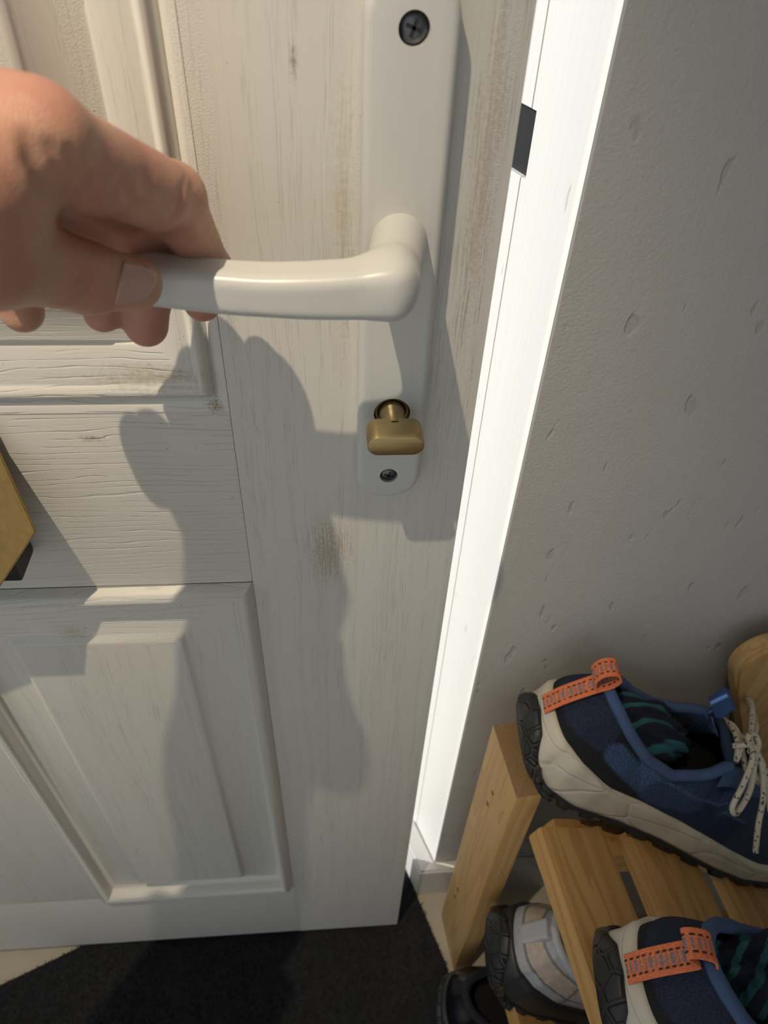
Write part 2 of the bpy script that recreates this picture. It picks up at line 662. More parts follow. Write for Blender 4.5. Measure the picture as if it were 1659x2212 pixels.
jamb('jamb_board', 0.0, S_NOTCH, 0.0, TOP + 0.04, M_GLOSS, 0.0, 0.0)
jamb('jamb_edge', S_NOTCH, S_CRACK, 0.0, ZN0, M_GLOSS, 0.0, 0.0)
jamb('jamb_edge', S_NOTCH, S_CRACK, ZN1, TOP + 0.04, M_GLOSS, 0.0, 0.0)
jamb('keep', S_NOTCH, S_BACK - 0.02, ZN0 - 0.001, ZN1 + 0.001, M_BLACK, -0.003, 0)  # black filler block, stands in for the dark inside of the empty notch
# inner stop board, above and below the notch
jamb('stop_board', S_CRACK + 0.0004, S_BACK, 0.0, ZN0, M_GLOSS, 0.0003, 0.0004)
jamb('stop_board', S_CRACK + 0.0004, S_BACK, ZN1, TOP + 0.04, M_GLOSS, 0.0003, 0.0004)
frame_hinge = structure(new_obj('trim_2', box_mesh('trim_2', (XL - 0.045, 0.0, 0), (XL - 0.004, 0.20, TOP + 0.04), 0.002), M_GLOSS))
frame_top = structure(new_obj('trim_3', box_mesh('trim_3', (XL - 0.004, 0.02, TOP + 0.006), (XR - 0.02, 0.20, TOP + 0.045), 0.002), M_GLOSS))

# skirting board on the wall beside the frame, returning round the splay
ST, SH = 0.014, 0.077
sk_o = rv(0.0, 0.021) + np.array([0, -ST])
bm = bmesh.new()
o_a = np.array([0.0752, YW - ST])
o_b = np.array([0.0752, YW - ST]) + DIRR * 0.075
ring = [(0.655, YW - ST), tuple(o_a), tuple(o_b), tuple(rv(0.062)), (XR, YW), (0.655, YW)]
vb = [bm.verts.new((x, y, 0.0)) for x, y in ring]
f = bm.faces.new(vb)
r = bmesh.ops.extrude_face_region(bm, geom=[f])
for g in r['geom']:
    if isinstance(g, bmesh.types.BMVert):
        g.co.z = SH
bmesh.ops.recalc_face_normals(bm, faces=bm.faces)
bmesh.ops.bevel(bm, geom=[e for e in bm.edges if all(abs(v.co.z - SH) < 1e-6 for v in e.verts)], offset=0.003, segments=2, affect='EDGES')
me = bpy.data.meshes.new('baseboard_right')
bm.to_mesh(me)
bm.free()
sk = structure(new_obj('baseboard_right', me, [M_SKIRT, M_GLOSS]))
for p in me.polygons:                                   # the return towards the opening is glossed white like the frame
    if p.normal.x < -0.5:
        p.material_index = 1

# ---- the door
DX0, DX1, DZ0, DZ1, DT = -0.765, 0.045, 0.018, 2.02, 0.068
door = structure(bpy.data.objects.new('door_1', None))
COL.objects.link(door)
core = new_obj('door_core', box_mesh('door_core', (DX0, 0.014, DZ0), (DX1, DT, DZ1), 0.0015), M_DOOR_V, door)
PANX = [(-0.297, -0.082), (-0.638, -0.423)]
PANZ = [(0.172, 0.7065), (0.8395, 1.88)]
XS = [(-0.082, DX1), (-0.423, -0.297), (DX0, -0.638)]


def slab(name, x0, x1, z0, z1, mat, y0=0.0, bev=0.0012):
    return new_obj(name, box_mesh(name, (x0, y0, z0), (x1, 0.016, z1), bev, 2), mat, door)


slab('stile', XS[0][0], XS[0][1], DZ0, DZ1, M_DOOR_V)
slab('stile', XS[2][0], XS[2][1], DZ0, DZ1, M_DOOR_V)
RX0, RX1 = XS[2][1], XS[0][0]
slab('rail', RX0, RX1, DZ0, PANZ[0][0], M_DOOR_H, 0.0004)
slab('rail', RX0, RX1, PANZ[0][1], PANZ[1][0], M_DOOR_H, 0.0004)
slab('rail', RX0, RX1, PANZ[1][1], DZ1, M_DOOR_H, 0.0004)
slab('mullion', XS[1][0], XS[1][1], PANZ[0][0], PANZ[0][1], M_DOOR_V, 0.0004)
slab('mullion', XS[1][0], XS[1][1], PANZ[1][0], PANZ[1][1], M_DOOR_V, 0.0004)

BEAD_LO = [(0.0, 0.0), (0.0008, -0.0015), (0.002, 0.0005), (0.0035, 0.0040), (0.0060, 0.0068), (0.0085, 0.0075), (0.011, 0.0062), (0.0130, 0.0025),
           (0.0142, -0.0030), (0.0155, -0.0075), (0.017, -0.0085)]
BEVEL_LO = [(0.017, -0.0085), (0.020, -0.0083), (0.030, -0.0055), (0.040, -0.0026), (0.0495, -0.0004), (0.0505, 0.0004), (0.0522, 0.0034), (0.0538, 0.0042), (0.056, 0.0044)]
BEAD_UP = [(0.0, 0.0), (0.0025, -0.0006), (0.0050, -0.0026), (0.0062, -0.0050), (0.0068, -0.0052), (0.0074, -0.0034), (0.0090, 0.0002), (0.0112, 0.0014), (0.0130, 0.0004),
           (0.0142, -0.0018), (0.0150, -0.0026), (0.0160, -0.0026), (0.0310, -0.0085), (0.0325, -0.0092), (0.0338, -0.0108)]
BEVEL_UP = [(0.0338, -0.0108), (0.0352, -0.0106), (0.0550, -0.0010), (0.0562, 0.0004), (0.0575, 0.0012), (0.060, 0.0013)]


def framed(name, prof, x0, x1, z0, z1, mats, parent, field=False):
    V, F, mi = [], [], []
    for k, (u, h) in enumerate(prof):
        V += [(x0 + u, -h, z0 + u), (x1 - u, -h, z0 + u), (x1 - u, -h, z1 - u), (x0 + u, -h, z1 - u)]
    for k in range(len(prof) - 1):
        for e in range(4):
            a, b = 4 * k + e, 4 * k + (e + 1) % 4
            F.append((a, b, b + 4, a + 4))
            mi.append(1 if e in (0, 2) else 0)
    if field:
        k = 4 * (len(prof) - 1)
        F.append((k, k + 1, k + 2, k + 3))
        mi.append(0)
    me = mesh_from(name, V, F, True)
    for p, i in zip(me.polygons, mi):
        p.material_index = i
    try:
        me.set_sharp_from_angle(angle=math.radians(60))
    except Exception:
        pass
    return new_obj(name, me, mats, parent)


for (x0, x1) in PANX:
    for (z0, z1), BEAD, BEVEL in zip(PANZ, (BEAD_LO, BEAD_UP), (BEVEL_LO, BEVEL_UP)):
        pn = framed('panel', BEVEL, x0, x1, z0, z1, [M_DOOR_V, M_DOOR_H], door, True)
        framed('panel_bead', BEAD, x0, x1, z0, z1, [M_DOOR_V, M_DOOR_H], pn)

# ------------------------------------------------------------------ door handle
ZS = 0.935
YP = -0.011
handle = thing('door_handle_set', 'white lever door handle on a long rounded backplate, held by a hand', 'door handle', (0, 0, ZS))


def local(o, parent_loc):
    """keep world coordinates of vertices though the parent stands elsewhere"""
    o.location = (-parent_loc[0], -parent_loc[1], -parent_loc[2])
    return o


def stadium(cx, z0, z1, r, n=20):
    pts = []
    for a in np.linspace(0, math.pi, n):
        pts.append((cx + r * math.cos(a), z1 - r + r * math.sin(a)))
    for a in np.linspace(math.pi, 2 * math.pi, n):
        pts.append((cx + r * math.cos(a), z0 + r + r * math.sin(a)))
    return pts


def superstadium(z0, z1, r, ry, n=24):
    pts = []
    for a in np.linspace(0, math.pi, n):
        pts.append((r * math.cos(a), z1 - ry + ry * abs(math.sin(a)) ** 0.85))
    for a in np.linspace(math.pi, 2 * math.pi, n):
        pts.append((r * math.cos(a), z0 + ry - ry * abs(math.sin(a)) ** 0.85))
    return pts


# backplate: lofted rings so that the holes are real recesses
plate_me = extrude_outline('backplate', superstadium(0.787, 1.026, 0.0172, 0.0165), YP, 0.0, 0.0035, 5, 0.5)
bp = local(new_obj('backplate', plate_me, M_PLASTIC, handle), (0, 0, ZS))


def ring_lathe(name, prof, cx, cz, mat, parent, ploc, seg=40):
    """prof: list of (radius, y)"""
    a = np.linspace(0, 2 * np.pi, seg, endpoint=False)
    P = np.zeros((len(prof), seg, 3))
    for i, (r_, y_) in enumerate(prof):
        P[i, :, 0] = cx + r_ * np.cos(a)
        P[i, :, 1] = y_
        P[i, :, 2] = cz + r_ * np.sin(a)
    me = grid_mesh(name, P, False, True, flip=False)
    bm = bmesh.new()
    bm.from_mesh(me)
    bmesh.ops.remove_doubles(bm, verts=bm.verts, dist=1e-6)
    bmesh.ops.recalc_face_normals(bm, faces=bm.faces)
    bm.to_mesh(me)
    bm.free()
    return local(new_obj(name, me, mat, parent), ploc)


HOLES = [(0.0004, 1.0082, 0.0056), (0.0, 0.8037, 0.0048), (0.0, 0.8448, 0.0092)]
cutters = []
for (hx, hz, hr) in HOLES:
    bmc = bmesh.new()
    bmesh.ops.create_cone(bmc, cap_ends=True, segments=40, radius1=hr, radius2=hr, depth=0.018,
                          matrix=Matrix.Translation((hx, -0.0125, hz)) @ Matrix.Rotation(math.pi / 2, 4, 'X'))
    mc = bpy.data.meshes.new('c')
    bmc.to_mesh(mc)
    bmc.free()
    co = bpy.data.objects.new('c', mc)
    COL.objects.link(co)
    co.location = (0, 0, 0)
    cutters.append(co)
for co in cutters:
    md = bp.modifiers.new('b', 'BOOLEAN')
    md.operation = 'DIFFERENCE'
    md.object = co
    md.solver = 'EXACT'
bpy.context.view_layer.update()
dg = bpy.context.evaluated_depsgraph_get()
new_me = bpy.data.meshes.new_from_object(bp.evaluated_get(dg))
bp.modifiers.clear()
bp.data = new_me
for co in cutters:
    bpy.data.objects.remove(co)
try:
    new_me.set_sharp_from_angle(angle=math.radians(40))
except Exception:
    pass
bp.data.materials.clear()
bp.data.materials.append(M_PLASTIC)

for (hx, hz, hr, dp) in [(0.0004, 1.0082, 0.0053, 0.0025), (0.0, 0.8037, 0.0044, 0.0012)]:
    yb = YP + dp
    sc = ring_lathe('screw', [(0.0, yb - 0.0012), (hr * 0.55, yb - 0.0011), (hr * 0.9, yb - 0.0004), (hr, yb + 0.0006), (hr, yb + 0.003)], hx, hz, M_SCREW, handle, (0, 0, ZS))
    # pozi cross, a recess drawn as dark bars sunk into the head
    bmx = bmesh.new()
    for rot in (0.35, 0.35 + math.pi / 2):
        M = Matrix.Translation((hx, yb - 0.00125, hz)) @ Matrix.Rotation(rot, 4, 'Y')
        bmesh.ops.create_cube(bmx, size=1.0, matrix=M @ Matrix.Diagonal((hr * 1.15, 0.0003, hr * 0.24, 1)))
    mx = bpy.data.meshes.new('cross_recess')
    bmx.to_mesh(mx)
    bmx.free()
    new_obj('cross_recess', mx, M_BLACK, sc)

# lever: implicit surface, round neck flowing into a rounded bar
hgrid = 0.0009
lo = np.array([-0.128, -0.075, 0.915])
hi = np.array([0.016, -0.006, 0.956])
ns = np.ceil((hi - lo) / hgrid).astype(int)
ax = [lo[i] + hgrid * np.arange(ns[i]) for i in range(3)]
PX, PY, PZ = np.meshgrid(*ax, indexing='ij')
P3 = np.stack([PX, PY, PZ], -1)
neck = sd_cone(P3, (0, -0.004, ZS - 0.002), (-0.0075, -0.0505, ZS - 0.001), 0.0118, 0.0110)
tt = np.clip(-PX / 0.12, 0, 1)
cyv = -0.0530 - 0.0022 * np.sin(np.pi * np.clip(tt * 1.25, 0, 1)) + 0.0035 * tt ** 2
czv = ZS - 0.0005 - 0.0016 * np.sin(np.pi * np.clip(tt * 1.2, 0, 1)) + 0.002 * tt ** 2
hy = 0.0098 - 0.0016 * tt
hz_ = 0.0102 - 0.0020 * np.clip(tt * 2.2, 0, 1)
rc = 0.0044
qy = np.abs(PY - cyv) - (hy - rc)
qz = np.abs(PZ - czv) - (hz_ - rc)
bar2 = np.sqrt(np.maximum(qy, 0) ** 2 + np.maximum(qz, 0) ** 2) + np.minimum(np.maximum(qy, qz), 0) - rc
endx = np.maximum(PX + 0.0015, -0.106 - PX)
w_ = np.stack([np.maximum(bar2 + 0.006, 0), np.maximum(endx + 0.006, 0)], -1)
bar = np.linalg.norm(w_, axis=-1) - 0.006 + np.minimum(np.maximum(bar2 + 0.006, endx + 0.006), 0)
lev = smin(neck, bar, 0.009)
V, Q = surface_nets(lev, lo, hgrid)
lv_me = mesh_from('lever', V, Q)
lv = local(new_obj('lever', lv_me, M_PLASTIC, handle), (0, 0, ZS))
sm = lv.modifiers.new('s', 'SMOOTH')
sm.factor = 0.5
sm.iterations = 6

# thumb-turn cylinder
turn = thing('thumb_turn', 'brushed brass thumb-turn knob set in the white backplate below the lever', 'lock', (0, YP, 0.8448))
TL = (0, YP, 0.8448)
ring_lathe('cylinder_face', [(0.0, YP + 0.0030), (0.0070, YP + 0.0030), (0.0071, YP + 0.0018), (0.0088, YP + 0.0018), (0.0089, YP + 0.004)], 0, 0.8448, M_BRASS_DK, turn, TL)
ring_lathe('stem', [(0.0065, YP + 0.002), (0.0064, YP - 0.002), (0.0055, YP - 0.003), (0.0053, YP - 0.013)], 0, 0.8448, M_BRASS, turn, TL)
kn = []
kr = 0.0055
for a in np.linspace(-math.pi / 2, math.pi / 2, 14):
    kn.append((0.0138 - kr + kr * math.cos(a), 0.8441 + kr * math.sin(a)))
for a in np.linspace(math.pi / 2, 3 * math.pi / 2, 14):
    kn.append((-0.0138 + kr + kr * math.cos(a), 0.8441 + kr * math.sin(a)))
local(new_obj('knob', extrude_outline('knob', kn, -0.0365, -0.0215, 0.0008, 2), M_BRASS, turn), TL)

# letter plate on the middle rail (mostly beyond the left edge of the view)
LP = (-0.36, 0.0, 0.79)
letter = thing('letter_plate', 'brass letter plate flap with cut corners on the middle door rail', 'letter plate', LP)
cx0 = -0.36


def flap_pt(x, z, d=0.0):
    return (x, -0.004 - 0.56 * (0.828 - z) - d * 0.87, z + d * 0.49)


half = [(0.160, 0.828), (0.1750, 0.7850), (0.147, 0.752)]
o2 = [(cx0 + a, z) for a, z in half] + [(cx0 - a, z) for a, z in half[::-1]]
bm = bmesh.new()
fa = bm.faces.new([bm.verts.new(flap_pt(x, z)) for x, z in o2])
r = bmesh.ops.extrude_face_region(bm, geom=[fa])
for g in r['geom']:
    if isinstance(g, bmesh.types.BMVert):
        g.co += Vector((0, -0.87, 0.49)) * 0.0022
bmesh.ops.recalc_face_normals(bm, faces=bm.faces)
bmesh.ops.bevel(bm, geom=list(bm.edges), offset=0.0005, segments=2, affect='EDGES')
me = bpy.data.meshes.new('flap')
bm.to_mesh(me)
bm.free()
local(new_obj('flap', me, M_BRASS_FLAP, letter), LP)
local(new_obj('hinge_bar', box_mesh('hinge_bar', (cx0 - 0.165, -0.009, 0.826), (cx0 + 0.160, 0.0, 0.837), 0.002), M_BRASS_FLAP, letter), LP)
local(new_obj('brush_strip', box_mesh('brush_strip', (cx0 - 0.157, -0.024, 0.741), (cx0 + 0.1535, 0.0, 0.764), 0.002), M_BLACK, letter), LP)

# ------------------------------------------------------------------ pendant lamp (above the view)
lamp = thing('pendant_lamp', 'small warm pendant spotlight hanging on a cord from the white ceiling', 'lamp', (LAMP_POS[0], LAMP_POS[1], 2.4))
LL = (LAMP_POS[0], LAMP_POS[1], 2.4)
t_ = NT('bulb_glass')
t_.out((1, 0.9, 0.75), 0.3)
t_.b.inputs['Emission Color'].default_value = (1.0, 0.80, 0.52, 1)
t_.b.inputs['Emission Strength'].default_value = 6.0
M_BULB = t_.m
lx, ly, lz = LAMP_POS


def zlathe(name, prof, x, y, mat, parent, ploc, seg=28):
    a = np.linspace(0, 2 * np.pi, seg, endpoint=False)
    P = np.zeros((len(prof), seg, 3))
    for i, (r_, z_) in enumerate(prof):
        P[i, :, 0] = x + r_ * np.cos(a)
        P[i, :, 1] = y + r_ * np.sin(a)
        P[i, :, 2] = z_
    return local(new_obj(name, grid_mesh(name, P, False, True), mat, parent), ploc)


zlathe('ceiling_rose', [(0.0, 2.36), (0.03, 2.365), (0.045, 2.38), (0.048, 2.40)], lx, ly, M_PLASTIC, lamp, LL)
local(new_obj('cord', tube('cord', [(lx, ly, 2.37), (lx, ly, 2.2), (lx, ly, lz + 0.07)], 0.003, 8), M_PLASTIC, lamp), LL)
zlathe('socket', [(0.004, lz + 0.075), (0.016, lz + 0.07), (0.018, lz + 0.025), (0.012, lz + 0.022)], lx, ly, M_PLASTIC, lamp, LL)
zlathe('bulb', [(0.008, lz + 0.03), (0.010, lz + 0.02), (0.012, lz + 0.016), (0.011, lz + 0.014), (0.0, lz + 0.013)], lx, ly, M_BULB, lamp, LL)
pl = bpy.data.lights.new('lamp_light', 'SPOT')
pl.energy = LAMP_POWER
pl.color = (1.0, 0.84, 0.62)
pl.shadow_soft_size = 0.006
plo = bpy.data.objects.new('lamp_light', pl)
COL.objects.link(plo)
plo.parent = lamp
plo.location = (0, 0, lz - 2.4)
pl.spot_size = math.radians(50)
pl.spot_blend = 0.9
plo.rotation_euler = (Vector(LAMP_AIM) - Vector(LAMP_POS)).to_track_quat('-Z', 'Y').to_euler()

# ------------------------------------------------------------------ door mat
t_ = NT('mat_pile')
v_ = t_.coord()
n_ = t_.noise(v_, 160.0, 4)
n2_ = t_.noise(v_, 14.0, 3)
t_.out(t_.mix(n_, (0.010, 0.011, 0.014), t_.mix(n2_, (0.022, 0.026, 0.036), (0.030, 0.030, 0.030))), 0.95, 0.0, t_.bump(n_, 0.9, 0.004))
M_MAT = t_.m
ML = (-0.12, -0.35, 0.0)
mat = thing('door_mat', 'dark blue-black pile door mat lying under the door on the pale floor', 'door mat', ML)
A_ = np.array([-0.352, 0.006])
B_ = np.array([-0.452, -0.036])
da = (B_ - A_) / np.linalg.norm(B_ - A_)
mp_ = [(0.052, 0.125), (0.0745, 0.040), (0.104, -0.045), (0.128, -0.16), (0.16, -0.75), (-0.62, -0.75), (-0.66, -0.125), (-0.452, -0.036), (-0.352, 0.006), (-0.25, 0.06), (-0.12, 0.125)]
bm = bmesh.new()
fb = bm.faces.new([bm.verts.new((x, y, 0.0005)) for x, y in mp_])
r = bmesh.ops.extrude_face_region(bm, geom=[fb])
for g in r['geom']:
    if isinstance(g, bmesh.types.BMVert):
        g.co.z = 0.006
bmesh.ops.recalc_face_normals(bm, faces=bm.faces)
me = bpy.data.meshes.new('backing')
bm.to_mesh(me)
bm.free()
local(new_obj('backing', me, M_MAT, mat), ML)


def inside_poly(x, y, poly):
    c = np.zeros(len(x), bool)
    j = len(poly) - 1
    for i in range(len(poly)):
        xi, yi = poly[i]
        xj, yj = poly[j]
        c ^= ((yi > y) != (yj > y)) & (x < (xj - xi) * (y - yi) / (yj - yi + 1e-12) + xi)
        j = i
    return c


NF = 90000
fx = rng.uniform(-0.56, 0.16, NF)
fy = rng.uniform(-0.36, 0.12, NF)
ok = inside_poly(fx, fy, mp_)
fx, fy = fx[ok], fy[ok]
nf = len(fx)
ang = rng.uniform(0, 2 * np.pi, nf)
ln = rng.uniform(0.004, 0.009, nf)
lean = rng.uniform(0.1, 0.9, nf)
wd = 0.0007
Vb = np.stack([np.stack([fx - wd * np.sin(ang), fy + wd * np.cos(ang), np.full(nf, 0.005)], -1),
               np.stack([fx + wd * np.sin(ang), fy - wd * np.cos(ang), np.full(nf, 0.005)], -1),
               np.stack([fx + ln * lean * np.cos(ang), fy + ln * lean * np.sin(ang), 0.005 + ln * (1 - 0.4 * lean)], -1)], 1).reshape(-1, 3)
me = bpy.data.meshes.new('pile')
me.vertices.add(nf * 3)
me.vertices.foreach_set('co', Vb.ravel())
me.loops.add(nf * 3)
me.loops.foreach_set('vertex_index', np.arange(nf * 3))
me.polygons.add(nf)
me.polygons.foreach_set('loop_start', np.arange(nf) * 3)
me.polygons.foreach_set('loop_total', np.full(nf, 3))
me.update()
pile = local(new_obj('pile', me, M_MAT, mat), ML)
pile['kind'] = 'stuff'

# ------------------------------------------------------------------ shoe rack
RK = np.array([0.120, -0.018, 0.0])
rack = thing('shoe_rack', 'pine shoe rack with sloping slatted shelves standing against the grey wall', 'shoe rack', tuple(RK))
rack.rotation_euler = (0, 0, math.radians(6.5))
SL = math.radians(25.0)
SHELVES = [0.486, 0.226]


def post(name, lo, hi, mat, M=None, bev=0.0022):
    return new_obj(name, box_mesh(name, lo, hi, bev, 2, M), mat, rack)


# local frame of the rack: x to the right, y towards the door
lp = post('post', (-0.010, -0.034, 0.0), (0.013, 0.033, 0.492), M_PINE)
post('post', (-0.010, -0.78, 0.0), (0.013, -0.713, 0.497), M_PINE)
M_ENDGRAIN = plain('sawn_end_grain', (0.22, 0.135, 0.06), 0.9, 0, 700, 0.4, 0.6)
lp.data.materials.append(M_ENDGRAIN)
for p in lp.data.polygons:
    if p.normal.z > 0.9:
        p.material_index = 1
for (yy, zz) in ((0.006, 0.428), (0.009, 0.400), (0.016, 0.158), (0.017, 0.132)):
    bmx = bmesh.new()
    bmesh.ops.create_cone(bmx, cap_ends=True, segments=10, radius1=0.0024, radius2=0.002, depth=0.0012,
                          matrix=Matrix.Translation((-0.0103, yy - 0.005, zz)) @ Matrix.Rotation(math.pi / 2, 4, 'Y'))
    mx = bpy.data.meshes.new('nail_head')
    bmx.to_mesh(mx)
    bmx.free()
    new_obj('nail_head', mx, M_BRASS_DK, lp)


def leaning(y0, y1):
    """round-topped board leaning out to the right"""
    top, bot = np.array([0.212, 0.585]), np.array([0.475, 0.0])
    d = (bot - top) / np.linalg.norm(bot - top)
    n = np.array([d[1], -d[0]])
    if n[0] > 0:
        n = -n
    hwid = 0.034
    pts = []
    for a in np.linspace(-math.pi / 2, math.pi / 2, 16):
        c = top + d * hwid
        pts.append(c - d * hwid * math.cos(a) + n * hwid * math.sin(a))
    pts.append(bot + n * hwid)
    pts.append(bot - n * hwid)
    bm = bmesh.new()
    f = bm.faces.new([bm.verts.new((p[0], y0, max(0, p[1]))) for p in pts])
    r = bmesh.ops.extrude_face_region(bm, geom=[f])
    for g in r['geom']:
        if isinstance(g, bmesh.types.BMVert):
            g.co.y = y1
    for v in bm.verts:                                 # stands parallel to the wall
        v.co.y -= (v.co.x - 0.2) * 0.114
    bmesh.ops.recalc_face_normals(bm, faces=bm.faces)
    bmesh.ops.bevel(bm, geom=[e for e in bm.edges if e.calc_length() < 0.5 and len(e.link_faces) == 2 and any(len(q.verts) > 4 for q in e.link_faces)], offset=0.003, segments=2, affect='EDGES')
    me = bpy.data.meshes.new('leaning_post')
    bm.to_mesh(me)
    bm.free()
    me.polygons.foreach_set('use_smooth', [True] * len(me.polygons))
    me.set_sharp_from_angle(angle=math.radians(40))
    return new_obj('leaning_post', me, M_PINE, rack)


leaning(0.0135, 0.031)
leaning(-0.76, -0.735)
for zs in SHELVES:
    for y0 in (-0.066, -0.712):
        L_ = 0.30 if zs > 0.3 else 0.42
        M = Matrix.Translation((0.0, 0, zs - 0.012)) @ Matrix.Rotation(SL, 4, 'Y')
        post('rail', (0.040, y0, -0.052), (L_, y0 + 0.030, -0.014), M_PINE_X, M)
    for k, s0 in enumerate((0.006, 0.104, 0.202)):
        M = Matrix.Translation((0.0, 0, zs - 0.012)) @ Matrix.Rotation(SL, 4, 'Y')
        post('slat', (s0, -0.715, -0.014), (s0 + 0.068, -0.052, 0.004), M_PINE_Y, M, 0.003)

# ------------------------------------------------------------------ shoes
XB = np.array([0, 1, 4, 10, 25, 50, 90, 130, 180, 210, 240, 265, 280, 287, 290.])
WB = np.array([0, 9, 18, 26, 33.5, 37.5, 36.5, 39, 47, 50, 46.5, 36, 23, 12, 0.])


def outline(n):
    """closed path heel->near side (y<0)->toe->far side, mm"""
    th = np.linspace(0, 2 * np.pi, n, endpoint=False)
    x = 145 - 145 * np.cos(th)
    w = np.interp(x, XB, WB)
    w = np.where((x < 12), 26.8 * np.sqrt(np.clip(1 - ((12 - x) / 12) ** 2, 0, 1)), w)
    y = -np.sign(np.sin(th)) * w
    y[0] = 0
    return th, x, y


def nrm2(x, y):
    d = np.stack([np.roll(x, -1) - np.roll(x, 1), np.roll(y, -1) - np.roll(y, 1)], -1)
    d /= np.linalg.norm(d, axis=1)[:, None] + 1e-9
    return d[:, 1], -d[:, 0]


ZFEATHER = (np.array([0, 25, 60, 120, 200, 260, 290.]), np.array([52, 44, 33, 28, 25, 27, 34.]))
ZGROUND = (np.array([0, 8, 22, 45, 190, 240, 290.]), np.array([20, 12, 4, 0, 0, 5, 19.]))


def shoe_pose(o, pos, yaw, pitch, roll, scale):
    o.rotation_mode = 'XYZ'
    M = Matrix.Rotation(yaw, 4, 'Z') @ Matrix.Rotation(pitch, 4, 'Y') @ Matrix.Rotation(roll, 4, 'X')
    o.matrix_world = Matrix.Translation(pos) @ M @ Matrix.Diagonal((scale, scale, scale, 1))


def seg_dist(px, py, a, b):
    a, b = np.asarray(a, float), np.asarray(b, float)
    p = np.stack([px, py], -1)
    ab = b - a
    t = np.clip(((p - a) @ ab) / (ab @ ab), 0, 1)
    return np.linalg.norm(p - (a + t[..., None] * ab), axis=-1)


def lerp3(a, b, f):
    f = np.clip(f, 0, 1)[..., None]
    return np.asarray(a) * (1 - f) + np.asarray(b) * f


def srgb(r, g, b):
    c = np.array([r, g, b]) / 255.0
    return np.where(c <= 0.04045, c / 12.92, ((c + 0.055) / 1.055) ** 2.4)


M_UPPER = mat_attr('knit_upper', 0.85, 620.0, 0.7)
M_LEATHER = mat_attr('smooth_upper', 0.5, 200.0, 0.12, 'noise')
M_GLOSSY = mat_attr('patent_upper', 0.25, 200.0, 0.05, 'noise')
M_WEB = mat_attr('woven_webbing', 0.8, 1500.0, 0.5)
M_RUBBER = plain('black_rubber', (0.016, 0.016, 0.017), 0.55, 0, 200, 0.3, 0.4)
t_ = NT('tread_rubber')
_v = t_.coord((1, 1, 1))
_w = t_.n('ShaderNodeTexVoronoi', feature='DISTANCE_TO_EDGE')
t_.set(_w.inputs['Vector'], _v)
_w.inputs['Scale'].default_value = 75.0
_g = t_.ramp(_w.outputs['Distance'], 0.04, 0.14)
_d = t_.ramp(t_.noise(_v, 40.0, 4), 0.5, 0.8)
t_.out(t_.mix(t_.math('MULTIPLY', _d, 0.5), (0.016, 0.017, 0.019), (0.20, 0.17, 0.12)), 0.5, 0.0, t_.bump(_g, 1.0, 0.004))
M_TREAD = t_.m
M_LINING = plain('dark_lining', (0.012, 0.013, 0.018), 0.95, 0, 500, 0.3, 0.5)


def mat_mid(col):
    t = NT('foam_midsole')
    v = t.coord()
    n = t.noise(v, 25.0, 4)
    # moulded grooves running along the side wall
    w = t.n('ShaderNodeTexVoronoi', feature='DISTANCE_TO_EDGE')
    t.set(w.inputs['Vector'], t.coord((18, 0.0, 42), rot=(0, 0.25, 0)))
    w.inputs['Scale'].default_value = 1.0
    g = t.ramp(w.outputs['Distance'], 0.0, 0.06)
    c = t.mix(t.ramp(n, 0.4, 0.75), col, tuple(x * 0.72 for x in col))
    return t.out(c, 0.6, 0.0, t.bump(g, 0.5, 0.0015))


M_MID = mat_mid((0.56, 0.52, 0.43))
M_MID_BLK = plain('black_midsole', (0.025, 0.025, 0.027), 0.45, 0, 120, 0.3, 0.2)
t_ = NT('speckled_lace')
f_ = t_.ramp(t_.noise(t_.coord(), 380.0, 1), 0.62, 0.66)
t_.out(t_.mix(f_, (0.60, 0.55, 0.45), (0.03, 0.03, 0.035)), 0.8, 0.0, t_.bump(t_.noise(t_.coord(), 1500.0), 0.4, 0.0004))
M_LACE = t_.m


